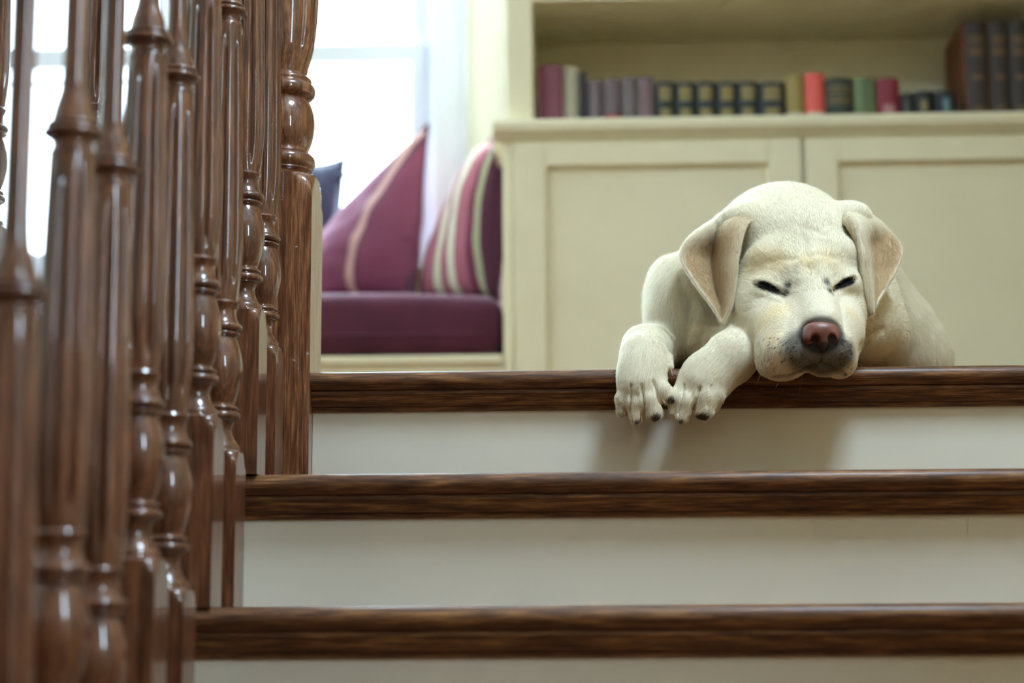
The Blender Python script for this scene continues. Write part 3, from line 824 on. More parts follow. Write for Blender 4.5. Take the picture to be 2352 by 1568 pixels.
book(2014, 2066, 180, YF, .13, (128, 30, 50), 'dark red book with a pale emblem low on its spine', ((.0, .2, .95, (176, 96, 50)), (.2, .42, .5, (170, 120, 120))))
book(2070, 2097, 214, YF, .11, (44, 46, 46), 'small charcoal book next to the dark red one', ((.3, .7, .5, (70, 70, 68)),))
book(2098, 2146, 210, YF, .11, (24, 26, 30), 'small black book with a gold emblem', ((.38, .72, .32, 'gold'),))
book(2148, 2198, 208, YF, .11, (22, 26, 32), 'small black book with a teal emblem', ((.35, .75, .3, (92, 130, 134)),))
GBR = 'big dark brown reference volumes'
bb = [(2212, 2268), (2269, 2314), (2315, 2362)]
for k, (a, b_) in enumerate(bb):
    book(a, b_, 50, YF, .22, (44, 32, 24) if k else (104, 56, 22), ('first big brown volume, its orange-brown cover facing the small books', 'second big brown volume from the small black books', 'third big brown volume, cut by the right edge of the picture')[k],
         (((0, 1, .9, (46, 33, 24)),) if k == 0 else ()) + ((.78, .86, .6, (96, 70, 36)), (.66, .74, .6, (96, 70, 36)), (.42, .47, .45, (96, 70, 36)), (.12, .16, .5, (96, 70, 36))), GBR, .12)
# ------------------------------------------------------------------ the dog
from mathutils.bvhtree import BVHTree
def axis_grid(segs):
    """segs: (end, step) pieces after the start value"""
    out = [segs[0]]
    for end, s0, s1 in segs[1:]:
        a = out[-1]; L = end - a
        n = max(1, int(round(L / ((s0 + s1) / 2))))
        t = np.arange(1, n + 1) / n
        out += list(a + L * (s0 * t + (s1 - s0) * t * t / 2) / ((s0 + s1) / 2))
    return np.array(out, dtype=np.float32)

class Field:
    def __init__(s, gx, gy, gz):
        s.g = (gx, gy, gz)
        s.d = np.full((len(gx), len(gy), len(gz)), 0.2, dtype=np.float32)
    def block(s, lo, hi):
        sl = []
        for a in range(3):
            i0 = max(0, np.searchsorted(s.g[a], lo[a]) - 1); i1 = min(len(s.g[a]), np.searchsorted(s.g[a], hi[a]) + 1)
            if i1 <= i0: return None
            sl.append(slice(i0, i1))
        return tuple(sl)
    def comb(s, sl, d, k, sub=False):
        cur = s.d[sl]
        if sub:
            h = np.maximum(k - np.abs(cur + d), 0) / k
            s.d[sl] = np.maximum(cur, -d) + h * h * k * .25
        else:
            h = np.maximum(k - np.abs(cur - d), 0) / k
            s.d[sl] = np.minimum(cur, d) - h * h * k * .25
    def ell(s, c, r, k=.02, rot=None, sub=False):
        """ellipsoid; rot = 3x3 with the ellipsoid's axes as columns"""
        R = max(r) + k + .012
        sl = s.block([c[a] - R for a in range(3)], [c[a] + R for a in range(3)])
        if sl is None: return
        x = s.g[0][sl[0]][:, None, None] - c[0]; y = s.g[1][sl[1]][None, :, None] - c[1]; z = s.g[2][sl[2]][None, None, :] - c[2]
        if rot is not None:
            x, y, z = (x * rot[0][0] + y * rot[1][0] + z * rot[2][0], x * rot[0][1] + y * rot[1][1] + z * rot[2][1], x * rot[0][2] + y * rot[1][2] + z * rot[2][2])
        k0 = np.sqrt((x / r[0]) ** 2 + (y / r[1]) ** 2 + (z / r[2]) ** 2)
        k1 = np.sqrt((x / r[0] ** 2) ** 2 + (y / r[1] ** 2) ** 2 + (z / r[2] ** 2) ** 2) + 1e-9
        s.comb(sl, (k0 * (k0 - 1) / k1).astype(np.float32), k, sub)
    def cap(s, a, b, ra, rb, k=.02, sub=False):
        R = max(ra, rb) + k + .012
        sl = s.block([min(a[i], b[i]) - R for i in range(3)], [max(a[i], b[i]) + R for i in range(3)])
        if sl is None: return
        x = s.g[0][sl[0]][:, None, None] - a[0]; y = s.g[1][sl[1]][None, :, None] - a[1]; z = s.g[2][sl[2]][None, None, :] - a[2]
        e = [b[i] - a[i] for i in range(3)]; L2 = sum(v * v for v in e) + 1e-12
        h = np.clip((x * e[0] + y * e[1] + z * e[2]) / L2, 0, 1)
        d = np.sqrt((x - h * e[0]) ** 2 + (y - h * e[1]) ** 2 + (z - h * e[2]) ** 2) - (ra + (rb - ra) * h)
        s.comb(sl, d.astype(np.float32), k, sub)
    def mesh(s):
        """naive surface nets -> verts, quads"""
        d = s.d; neg = d < 0
        gx, gy, gz = s.g
        c = neg[:-1, :-1, :-1].astype(np.int8)
        tot = np.zeros_like(c)
        for i in (0, 1):
            for j in (0, 1):
                for k in (0, 1):
                    tot += neg[i:d.shape[0] - 1 + i, j:d.shape[1] - 1 + j, k:d.shape[2] - 1 + k]
        act = np.argwhere((tot > 0) & (tot < 8))
        idx = -np.ones(tot.shape, dtype=np.int64); idx[tuple(act.T)] = np.arange(len(act))
        I, J, K = act.T
        acc = np.zeros((len(act), 3)); cnt = np.zeros(len(act))
        corners = [(i, j, k) for i in (0, 1) for j in (0, 1) for k in (0, 1)]
        for a in corners:
            for ax in range(3):
                if a[ax] == 1: continue
                b = list(a); b[ax] = 1
                va = d[I + a[0], J + a[1], K + a[2]]; vb = d[I + b[0], J + b[1], K + b[2]]
                m = (va < 0) != (vb < 0)
                t = np.where(m, va / np.where(m, va - vb, 1), 0)
                pa = np.stack([gx[I + a[0]], gy[J + a[1]], gz[K + a[2]]], 1); pb = np.stack([gx[I + b[0]], gy[J + b[1]], gz[K + b[2]]], 1)
                acc += np.where(m[:, None], pa + (pb - pa) * t[:, None], 0); cnt += m
        V = acc / cnt[:, None]
        quads = []
        for ax in range(3):
            n0, n1 = [q for q in range(3) if q != ax]
            sl_a = [slice(1, -1)] * 3; sl_b = [slice(1, -1)] * 3
            sl_a[ax] = slice(0, -1); sl_b[ax] = slice(1, None)
            A = neg[tuple(sl_a)]; B = neg[tuple(sl_b)]
            e = np.argwhere(A != B)
            if len(e) == 0: continue
            flip = A[tuple(e.T)]
            base = e.copy()
            for q in (n0, n1): base[:, q] += 1       # grid index of the edge start
            def cell(o0, o1):
                cc = base.copy(); cc[:, n0] += o0; cc[:, n1] += o1
                return idx[tuple(cc.T)]
            q = np.stack([cell(-1, -1), cell(0, -1), cell(0, 0), cell(-1, 0)], 1)
            if ax == 1: flip = ~flip
            q[~flip] = q[~flip][:, ::-1]
            quads.append(q)
        return V, np.concatenate(quads)

def P(px, py, Y):
    v = at(px, py, Y); return np.array((v.x, v.y, v.z))

FD = Field(axis_grid([0.03, (0.06, .004, .002), (0.45, .002, .002), (0.80, .003, .016)]),
           axis_grid([-0.165, (0.07, .002, .002), (1.05, .003, .028)]),
           axis_grid([-0.100, (-0.085, .003, .002), (0.22, .002, .002), (0.36, .002, .005)]))
# trunk, lying behind the step edge and running back to the right
FD.ell((.335, .52, .125), (.160, .34, .125), .05)
FD.ell((.345, .80, .115), (.150, .17, .115), .06)                     # haunches
FD.ell((.480, .76, .080), (.050, .13, .075), .04)                     # folded hind leg
FD.cap((.500, .80, .033), (.520, .60, .026), .030, .024, .03)         # hind foot
FD.ell(P(1790, 770, .27), (.175, .15, .135), .05)                     # chest
FD.cap(P(1960, 690, .20), P(2070, 800, .22), .085, .062, .05)         # far shoulder
FD.cap(P(2060, 790, .22), P(2118, 836, .22), .060, .040, .04)         # far elbow
FD.cap(P(1805, 600, .15), P(1800, 690, .32), .088, .125, .05)         # neck
FD.ell(P(1798, 556, .15), (.092, .085, .086), .06)                    # scruff behind the skull
FD.ell(P(1603, 715, .115), (.062, .06, .075), .035)                   # loose skin of the chest front
FD.ell(P(1650, 770, .085), (.055, .05, .050), .03)
FD.ell(P(1545, 700, .16), (.042, .06, .075), .03)                     # near shoulder
FD.ell(P(1965, 745, .11), (.058, .06, .060), .05)
FD.cap(P(1640, 620, .12), P(1560, 740, .12), .05, .04, .03)
# skull and face
FD.ell(P(1834, 585, .075), (.085, .092, .076), .055)
FD.ell(P(1845, 640, .010), (.078, .058, .052), .03)
FD.ell(P(1768, 598, .002), (.034, .032, .026), .022)                  # brows
FD.ell(P(1925, 590, .002), (.034, .032, .026), .022)
FD.ell(P(1736, 690, .030), (.042, .055, .048), .025)                  # cheeks
FD.ell(P(1946, 682, .030), (.034, .055, .048), .025)
FD.ell(P(1752, 740, .005), (.032, .045, .036), .025)
FD.cap(P(1858, 655, -.030), P(1884, 742, -.098), .037, .0265, .030)   # bridge of the nose
FD.ell(P(1806, 770, -.055), (.034, .048, .036), .022)
FD.ell(P(1925, 762, -.050), (.026, .046, .036), .022)
FD.cap(P(1768, 712, -.008), P(1802, 785, -.052), .040, .035, .03)
FD.cap(P(1942, 705, -.005), P(1930, 780, -.050), .030, .027, .03)
FD.ell(P(1805, 812, -.076), (.0385, .044, .0335), .018)               # flews
FD.ell(P(1789, 838, -.062), (.0285, .036, .0195), .014)
FD.ell(P(1921, 806, -.076), (.0260, .044, .0335), .018)
FD.ell(P(1933, 838, -.066), (.0175, .034, .0170), .014)
FD.ell(P(1884, 800, -.092), (.030, .026, .030), .016)                 # pad under the nose
FD.cap(P(1888, 836, -.082), P(1880, 800, .0), .0165, .026, .012)      # chin and lower jaw
FD.cap(P(1870, 790, .0), P(1835, 760, .10), .030, .050, .03)          # throat
FD.ell(P(1700, 508, .062), (.032, .034, .024), .03)                     # fleshy roots of the ears
FD.ell(P(1958, 502, .060), (.028, .034, .024), .03)
# eye bulges under closed lids
for (ex, ey) in ((1768, 660), (1941, 650)):
    FD.ell(P(ex, ey, -.029), (.0190, .017, .0140), .016)
# fore legs
FD.cap(P(1555, 800, .22), P(1482, 801, .035), .042, .031, .02)
FD.cap(P(1482, 799, .030), P(1478, 822, -.004), .0305, .0305, .016)
FD.cap(P(1478, 820, -.004), P(1470, 888, -.032), .0300, .0285, .016)
FD.ell(P(1475, 862, -.024), (.0325, .025, .034), .018)
FD.cap(P(1800, 800, .20), P(1700, 797, .030), .042, .036, .02)
FD.cap(P(1700, 795, .020), P(1678, 822, -.018), .0345, .0335, .016)
FD.cap(P(1678, 822, -.018), P(1616, 886, -.034), .0335, .0300, .016)
FD.ell(P(1620, 864, -.028), (.0325, .026, .034), .018)
TOES = [  # knuckle, bend, tip (px, py, Y), radii
    ((1448, 868, -.026), (1432, 916, -.036), (1428, 943, -.036), .0110, .0082),
    ((1463, 868, -.030), (1458, 924, -.044), (1461, 958, -.044), .0120, .0098),
    ((1486, 870, -.032), (1491, 920, -.047), (1501, 946, -.048), .0142, .0130),
    ((1503, 866, -.030), (1520, 898, -.043), (1534, 911, -.044), .0128, .0106),
    ((1580, 866, -.030), (1556, 914, -.040), (1548, 946, -.040), .0112, .0084),
    ((1600, 868, -.034), (1577, 922, -.048), (1568, 955, -.048), .0130, .0108),
    ((1630, 868, -.036), (1620, 914, -.050), (1618, 941, -.051), .0172, .0150),
    ((1652, 866, -.034), (1640, 906, -.044), (1636, 930, -.043), .0142, .0112),
]
for (a, b, c, r1, r2) in TOES:
    FD.cap(P(*a), P(*b), r1 * .90, r1, .008)
    FD.cap(P(*b), P(*c), r1, r2, .005)
FD.cap(P(1531, 822, -.006), P(1538, 842, -.022), .0085, .0055, .006)   # dew claw knuckle
# the body rests on the landing and against its rounded edge
_st = np.minimum(FD.g[1][None, :, None] - .0, -FD.g[2][None, None, :]) + .0006
FD.d = np.maximum(FD.d, _st)
DV, DQ = FD.mesh()

# --- ears: folded flaps as thick sheets, part of the same mesh
def sheet(rows, nu, nv):
    g = np.array([[P(*p) for p in r] for r in rows])
    def cr(pts, n):
        m = len(pts) - 1; out = []
        for q in np.linspace(0, m, n):
            i = min(int(q), m - 1); t = q - i
            p0 = pts[max(i - 1, 0)]; p1 = pts[i]; p2 = pts[i + 1]; p3 = pts[min(i + 2, m)]
            out.append(.5 * (2 * p1 + (p2 - p0) * t + (2 * p0 - 5 * p1 + 4 * p2 - p3) * t * t + (3 * p1 - p0 - 3 * p2 + p3) * t ** 3))
        return np.array(out)
    a = np.array([cr(r, nu) for r in g])                  # rows x nu
    return np.array([cr(a[:, i], nv) for i in range(nu)]).transpose(1, 0, 2)   # nv x nu x 3
EAR_A = [[(1658, 500, .105), (1682, 484, .098), (1706, 476, .090), (1732, 478, .078), (1760, 496, .066)],
         [(1590, 540, .060), (1630, 524, .050), (1656, 518, .052), (1684, 512, .020), (1718, 516, .016)],
         [(1561, 586, .040), (1604, 592, .052), (1640, 598, .062), (1668, 596, .010), (1697, 590, -.004)],
         [(1593, 646, .014), (1620, 652, .030), (1644, 658, .036), (1668, 658, .002), (1691, 654, -.012)],
         [(1634, 702, -.008), (1648, 704, .004), (1658, 706, .006), (1670, 704, -.008), (1684, 700, -.014)],
         [(1652, 734, -.014), (1656, 738, -.012), (1659, 739, -.012), (1663, 737, -.014), (1669, 727, -.015)]]
EAR_B = [[(1906, 500, .062), (1924, 478, .074), (1944, 470, .086), (1962, 476, .096), (1978, 492, .104)],
         [(1944, 520, .006), (1966, 506, -.006), (1988, 508, .030), (2014, 510, .062), (2036, 528, .080)],
         [(1968, 568, -.004), (1980, 566, -.028), (1999, 566, .036), (2036, 558, .052), (2073, 570, .060)],
         [(1976, 620, -.012), (1986, 622, -.032), (2001, 622, .024), (2030, 624, .040), (2064, 614, .044)],
         [(1985, 664, -.018), (1992, 668, -.032), (2004, 672, .004), (2020, 672, .018), (2040, 654, .024)],
         [(1993, 701, -.020), (1998, 705, -.028), (2004, 705, -.014), (2009, 702, -.006), (2015, 690, .002)],
         [(1998, 715, -.022), (2000, 718, -.024), (2003, 718, -.020), (2005, 716, -.017), (2008, 711, -.013)]]
def ear_mesh(rows, thick, kind, nu=34, nv=44):
    S = sheet(rows, nu, nv)
    du = np.gradient(S, axis=1); dv = np.gradient(S, axis=0)
    nn = np.cross(du, dv); nn /= np.linalg.norm(nn, axis=2, keepdims=True) + 1e-9
    if nn[nv // 2, nu // 2, 1] > 0: nn = -nn
    u = np.linspace(-1, 1, nu)[None, :, None]; v = np.linspace(0, 1, nv)[:, None, None]
    th = thick * (1 - .55 * np.abs(u) ** 3) * (1 - .35 * v)
    A = S + nn * th / 2; B = S - nn * th / 2
    V = np.concatenate([A.reshape(-1, 3), B.reshape(-1, 3)])
    m = nu * nv; Q = []
    for j in range(nv - 1):
        for i in range(nu - 1):
            a = j * nu + i
            Q.append((a, a + 1, a + nu + 1, a + nu)); Q.append((m + a, m + a + nu, m + a + nu + 1, m + a + 1))
    bd = [(0, i) for i in range(nu)] + [(j, nu - 1) for j in range(1, nv)] + [(nv - 1, i) for i in range(nu - 2, -1, -1)] + [(j, 0) for j in range(nv - 2, 0, -1)]
    for k in range(len(bd)):
        a = bd[k][0] * nu + bd[k][1]; b = bd[(k + 1) % len(bd)]; b = b[0] * nu + b[1]
        Q.append((a, m + a, m + b, b))
    region = np.concatenate([np.full(m, 1), np.full(m, 2)])         # 1 = inside of the flap, 2 = outside
    flow = np.concatenate([dv.reshape(-1, 3)] * 2)
    uu = np.broadcast_to(u[..., 0], (nv, nu)); vv = np.broadcast_to(v[..., 0], (nv, nu))
    ss = lambda a, b, x: np.clip((x - a) / (b - a), 0, 1) ** 2 * (3 - 2 * np.clip((x - a) / (b - a), 0, 1))
    if kind == 'a':
        tan = ss(.10, .34, vv + .10 * uu) * (1 - .75 * ss(.78, 1.0, -uu)) * (1 - .55 * ss(.45, 1.0, uu)) * (1 - .8 * ss(.88, 1.0, vv))
        tan = np.maximum(tan, .8 * np.exp(-((uu - .55) / .25) ** 2 - ((vv - .13) / .07) ** 2))
    else:
        tan = ss(.12, .34, vv) * (.18 + .82 * ss(-.25, .15, uu)) * (1 - .6 * ss(.7, 1.0, uu))
        tan = np.maximum(tan, .7 * np.exp(-((uu + .85) / .25) ** 2 - ((vv - .22) / .10) ** 2))
    tanw = np.concatenate([tan.reshape(-1), np.zeros(m)])
    return V, np.array(Q), region, flow, tanw
EA = ear_mesh(EAR_A, .0085, 'a'); EB = ear_mesh(EAR_B, .0080, 'b')

def pix(V):
    q = V - np.array(CAM)
    z = q @ np.array(FWD)
    return np.stack([1176 + F_PX * (q @ np.array(RGT)) / z, 784 - F_PX * (q @ np.array(UPV)) / z], 1)

# --- sculpted creases and lids on the body mesh
bvh = BVHTree.FromPolygons([tuple(v) for v in DV], [tuple(int(i) for i in q) for q in DQ])
def on_dog(px, py):
    d = (FWD * F_PX + RGT * (px - 1176) + UPV * (784 - py)).normalized()
    h = bvh.ray_cast(CAM, d)
    return np.array(h[0]) if h[0] is not None else P(px, py, -.02)
def line_pts(pts, n=14):
    out = []
    for a, b in zip(pts[:-1], pts[1:]):
        for t in np.linspace(0, 1, n): out.append((a[0] + (b[0] - a[0]) * t, a[1] + (b[1] - a[1]) * t))
    return np.array([on_dog(*p) for p in out])
def dist_to(V, pts):
    d = np.full(len(V), 9.0)
    lo = pts.min(0) - .05; hi = pts.max(0) + .05
    m = np.all((V > lo) & (V < hi), axis=1)
    W = V[m]
    if len(W):
        dd = np.min(np.linalg.norm(W[:, None, :] - pts[None, :, :], axis=2), axis=1); d[m] = dd
    return d
def vnormals(V, Q):
    n = np.cross(V[Q[:, 2]] - V[Q[:, 0]], V[Q[:, 3]] - V[Q[:, 1]])
    vn = np.zeros_like(V)
    for c in range(4): np.add.at(vn, Q[:, c], n)
    return vn / (np.linalg.norm(vn, axis=1, keepdims=True) + 1e-12)
# relax the net a little
def relax(V, Q, it=2, w=.5):
    e = np.concatenate([Q[:, [0, 1]], Q[:, [1, 2]], Q[:, [2, 3]], Q[:, [3, 0]]])
    for _ in range(it):
        s = np.zeros_like(V); c = np.zeros(len(V))
        np.add.at(s, e[:, 0], V[e[:, 1]]); np.add.at(c, e[:, 0], 1)
        V = V + w * (s / np.maximum(c, 1)[:, None] - V)
    return V
DV = relax(DV, DQ)
SLIT_A = [(1732, 652), (1750, 654), (1768, 660), (1786, 669), (1801, 675)]
SLIT_B = [(1913, 667), (1924, 658), (1940, 650), (1955, 644), (1966, 640)]
CREASES = [  # polyline, sigma, depth (positive = inward)
    (SLIT_A, .0034, .0046), (SLIT_B, .0034, .0046),
    ([(1738, 640), (1765, 645), (1795, 660)], .0045, -.0016), ([(1918, 648), (1940, 638), (1960, 632)], .0045, -.0016),
    ([(1742, 672), (1768, 682), (1795, 690)], .0045, -.0012), ([(1925, 676), (1945, 664), (1962, 654)], .0045, -.0012),
    ([(1846, 540), (1852, 572), (1857, 618)], .0060, .0032), ([(1862, 590), (1890, 588), (1920, 594)], .0060, .0024),
    ([(1772, 602), (1800, 596), (1828, 596)], .0060, .0022), ([(1843, 523), (1868, 530), (1890, 541)], .0055, .0018),
    ([(1800, 690), (1815, 720), (1800, 760)], .007, .0022), ([(1930, 690), (1938, 730), (1945, 770)], .006, .0022),
    ([(1845, 605), (1835, 640)], .008, -.003), ([(1880, 600), (1895, 635)], .008, -.003),
    ([(1886, 812), (1886, 838)], .0026, .0040),                                       # groove below the nose
    ([(1776, 866), (1810, 862), (1845, 848), (1868, 838), (1886, 836), (1904, 840), (1925, 852), (1940, 860)], .0028, .0036),
    ([(1742, 790), (1752, 830), (1772, 856)], .005, .0015),
    ([(1449, 884), (1446, 944)], .0022, .0040), ([(1474, 884), (1480, 952)], .0022, .0045), ([(1502, 876), (1516, 925)], .0024, .0045),
    ([(1572, 882), (1558, 946)], .0022, .0040), ([(1606, 890), (1592, 946)], .0026, .0055), ([(1634, 885), (1626, 930)], .0022, .0015),
    ([(1975, 800), (2000, 772), (2025, 756)], .006, .005), ([(1560, 640), (1580, 700), (1575, 770)], .009, .005), ([(1640, 690), (1620, 750), (1600, 800)], .008, .004),
]
nrm = vnormals(DV, DQ)
lines3 = [line_pts(c[0]) for c in CREASES]
slit3 = np.concatenate([lines3[0], lines3[1]])
disp = np.zeros(len(DV))
for (c, sg, dp), L3 in zip(CREASES, lines3):
    d = dist_to(DV, L3); disp += -dp * np.exp(-(d / sg) ** 2)
out_sign = np.sign(np.mean(np.einsum('ij,ij->i', nrm, DV - np.array([.31, .15, .1]))))
nrm = nrm * out_sign
DV = DV + nrm * disp[:, None]

# --- join ears to the body
nb_ = len(DV)
ALLV = np.concatenate([DV, EA[0], EB[0]]); ALLQ = np.concatenate([DQ, EA[1] + nb_, EB[1] + nb_ + len(EA[0])])
REG = np.concatenate([np.zeros(nb_, int), EA[2], EB[2]])
TANW = np.concatenate([np.zeros(nb_), EA[4], EB[4]])
EFLOW = np.concatenate([np.zeros((nb_, 3)), EA[3], EB[3]])

# --- coat colour, a pigment map in the dog's own space
CREAM, PALE, TAN, GOLD, DARKP = [np.array(lin(*c)[:3]) for c in ((242, 236, 215), (248, 245, 234), (204, 175, 128), (236, 216, 168), (34, 31, 36))]
SPOTS = [on_dog(px, py) for px, py in [(random.uniform(1752, 1850), random.uniform(775, 868)) for _ in range(95)] + [(random.uniform(1928, 1958), random.uniform(778, 862)) for _ in range(34)]]
SPOTS = np.array(SPOTS); SPOT_R = np.array([random.uniform(.0009, .0019) for _ in SPOTS])
MOUTH = line_pts([(1776, 866), (1810, 864), (1845, 850), (1868, 840), (1886, 838), (1904, 842), (1925, 854), (1942, 862)], 10)
UNDER = line_pts([(1842, 800), (1850, 815), (1868, 826), (1888, 832), (1908, 826), (1926, 812)], 8)
NOSE_C = P(1885, 770, -.112)
PADS = np.array([P(1427, 951, -.040), P(1463, 969, -.050), P(1508, 958, -.056), P(1541, 915, -.053), P(1564, 966, -.054), P(1617, 955, -.060), P(1602, 954, -.056), P(1634, 942, -.05)])
PADR = np.array([.0045, .0065, .0095, .0070, .0065, .0095, .0065, .0050])
PADS[:, 2] -= .0022
EYE_IN = np.array([on_dog(1806, 672), on_dog(1812, 655), on_dog(1908, 668), on_dog(1900, 650)])
CHEEK_G = np.array([on_dog(1760, 730), on_dog(1790, 710), on_dog(1960, 720), on_dog(1860, 600), on_dog(1775, 780), on_dog(1740, 600), on_dog(1790, 600), on_dog(1905, 592)])
def slit_w(V):
    w = np.zeros(len(V))
    for L3, sgn in ((lines3[0], 1), (lines3[1], -1)):
        lo = L3.min(0) - .03; hi = L3.max(0) + .03
        k = np.where(np.all((V > lo) & (V < hi), axis=1))[0]
        if not len(k): continue
        dd = np.linalg.norm(V[k][:, None] - L3[None], axis=2); i = np.argmin(dd, axis=1); t = i / (len(L3) - 1)
        if sgn < 0: t = 1 - t
        half = .0014 + .0043 * np.sin(PI * np.clip(t, 0, 1) ** .75)
        w[k] = np.clip((half + .0012 - dd[np.arange(len(k)), i]) / .0014, 0, 1)
    return w
def coat(V, tanw, jitter):
    n = len(V); col = np.tile(CREAM, (n, 1))
    fr = np.clip((.12 - V[:, 1]) / .1, 0, 1)
    def mix(w, c):
        w = np.clip(w, 0, 1)[:, None]; return col * (1 - w) + c * w
    noise_ = jitter
    col = mix(.25 * noise_, PALE)
    for q, (p, s) in enumerate(zip(CHEEK_G, (.022, .020, .014, .017, .018, .024, .018, .016))):
        col = mix(.58 * np.exp(-(np.linalg.norm(V - p, axis=1) / s) ** 2), GOLD)
    col = mix(tanw * (.60 + .4 * noise_), TAN)
    # black skin and hair: eye rims, round the nose, upper lip and spots
    col = mix(slit_w(V), DARKP * .6)
    de = np.min(np.linalg.norm(V[:, None] - EYE_IN[None], axis=2), axis=1); col = mix((1 - de / .010) * 1.2 * (noise_ > .5), DARKP * 1.8)
    dn = np.linalg.norm((V - NOSE_C) * np.array([.95, .8, 1.15]), axis=1)
    m = V[:, 1] < -.05
    col = mix(m * np.clip((.0325 - dn) / .006, 0, 1) * (.62 + .38 * noise_), DARKP)
    du_ = dist_to(V, UNDER); col = mix(m * np.clip((.034 - du_) / .015, 0, 1) * (.45 + .6 * noise_), DARKP)
    dm = dist_to(V, MOUTH); col = mix(m * np.clip((.0055 - dm) / .005, 0, 1) * .7 * (noise_ > .35), DARKP)
    k = np.where(m)[0]
    if len(k):
        dsp = np.min(np.linalg.norm(V[k][:, None] - SPOTS[None], axis=2) - SPOT_R[None], axis=1)
        w = np.zeros(n); w[k] = np.clip(-dsp / .0006, 0, 1) * .85; col = mix(w, DARKP)
    k = np.where(V[:, 2] < -.045)[0]
    if len(k):
        dp = np.min(np.linalg.norm(V[k][:, None] - PADS[None], axis=2) - PADR[None], axis=1)
        w = np.zeros(n); w[k] = np.clip(-dp / .002, 0, 1) * .9; col = mix(w, np.array(lin(58, 46, 44)[:3]))
    return col

dog = empty('dog', (.31, .12, 0)); tag(dog, 'cream labrador dog asleep with its chin and front paws over the top step', 'dog')
INV = Matrix.Translation(dog.location).inverted()
me = bpy.data.meshes.new('dog_body')
me.vertices.add(len(ALLV)); me.vertices.foreach_set('co', ALLV.astype(np.float32).ravel())
me.loops.add(len(ALLQ) * 4); me.loops.foreach_set('vertex_index', ALLQ.astype(np.int32).ravel())
me.polygons.add(len(ALLQ)); me.polygons.foreach_set('loop_start', np.arange(0, len(ALLQ) * 4, 4, dtype=np.int32))
me.polygons.foreach_set('use_smooth', np.ones(len(ALLQ), dtype=bool))
me.update(calc_edges=True); me.validate()
bm = bmesh.new(); bm.from_mesh(me); bmesh.ops.recalc_face_normals(bm, faces=bm.faces); bm.to_mesh(me); bm.free()
cols = coat(ALLV, TANW, np.full(len(ALLV), .6)) * np.array([.86, .80, .74])
ca = me.color_attributes.new('coat_color', 'FLOAT_COLOR', 'POINT')
ca.data.foreach_set('color', np.concatenate([cols, np.ones((len(cols), 1))], 1).astype(np.float32).ravel())
def skin_mat():
    m, nt, b = new_mat('dog_skin')
    a = N(nt, 'ShaderNodeAttribute'); a.attribute_name = 'coat_color'
    nt.links.new(a.outputs['Color'], b.inputs['Base Color'])
    n1 = N(nt, 'ShaderNodeTexNoise'); n1.inputs['Scale'].default_value = 600; n1.inputs['Detail'].default_value = 3
    tc = N(nt, 'ShaderNodeTexCoord'); nt.links.new(tc.outputs['Object'], n1.inputs['Vector'])
    bp = N(nt, 'ShaderNodeBump'); bp.inputs['Strength'].default_value = .25; bp.inputs['Distance'].default_value = .001
    nt.links.new(n1.outputs['Fac'], bp.inputs['Height']); nt.links.new(bp.outputs['Normal'], b.inputs['Normal'])
    b.inputs['Roughness'].default_value = .75
    b.inputs['Specular IOR Level'].default_value = .2
    return m
body = link('dog_body', me, skin_mat(), dog); body.matrix_parent_inverse = INV

# --- short coat: combed strands
tri = np.concatenate([ALLQ[:, [0, 1, 2]], ALLQ[:, [0, 2, 3]]])
vn = np.zeros(len(ALLV) * 3); me.vertices.foreach_get('normal', vn) if False else None
VN = np.array([v.normal for v in me.vertices])
ta_, tb_, tc_ = ALLV[tri[:, 0]], ALLV[tri[:, 1]], ALLV[tri[:, 2]]
area = np.linalg.norm(np.cross(tb_ - ta_, tc_ - ta_), axis=1) / 2
cen = (ta_ + tb_ + tc_) / 3
dens = np.where(cen[:, 1] > .45, .12, np.where(cen[:, 1] > .25, .45, 1.0))
dens *= np.where(cen[:, 1] < .08, 1.5, 1.0)
dens *= np.where((cen[:, 2] < .002) & (cen[:, 1] > .05), 0.0, 1.0)
NH = 380000
w = area * dens; w /= w.sum()
ti = rng.choice(len(tri), NH, p=w)
r1 = np.sqrt(rng.random(NH)); r2 = rng.random(NH)
bc_ = np.stack([1 - r1, r1 * (1 - r2), r1 * r2], 1)
def interp(arr): return (arr[tri[ti]] * bc_[:, :, None]).sum(1)
root = interp(ALLV); hn = interp(VN); hn /= np.linalg.norm(hn, axis=1, keepdims=True) + 1e-9
hreg = REG[tri[ti][:, 0]]; hflow = interp(EFLOW)
x, y, z = root.T
# direction of the lie of the coat
back = root - np.array([.338, -.135, .045])
back /= np.linalg.norm(back, axis=1, keepdims=True)
flow = back.copy()
on_paw = (x < .26) & (z < .075) & (y < .06)
paw_dir = np.where((x < .145)[:, None], np.array([[-.05, -.35, -1.0]]), np.array([[-.75, -.35, -.8]]))
flow[on_paw] = paw_dir[on_paw]
bodym = (y > .14) | ((x < .22) & ~on_paw)
bd_dir = np.array([.25, .5, -.8])
flow[bodym] = flow[bodym] * .35 + np.array([-.1, .25, -.9])
chest = bodym & (x < .26); flow[chest] = flow[chest] * .2 + np.array([.15, -.2, -1.0])
flow[y > .3] = np.array([.3, .7, -.5])
ear = hreg > 0; flow[ear] = hflow[ear] / (np.linalg.norm(hflow[ear], axis=1, keepdims=True) + 1e-9)
flow += rng.normal(0, .16, flow.shape)
tang = flow - hn * np.einsum('ij,ij->i', flow, hn)[:, None]
tang /= np.linalg.norm(tang, axis=1, keepdims=True) + 1e-9
LEN = np.full(NH, .0095)
face = (y < .09) & ~on_paw & (x > .2) & ~ear
LEN[face] = .0068
muz = (y < -.045) & (z < .09) & (x > .2); LEN[muz] = .0034
LEN[bodym] = .0145; LEN[ear] = .0075; LEN[on_paw] = .0058
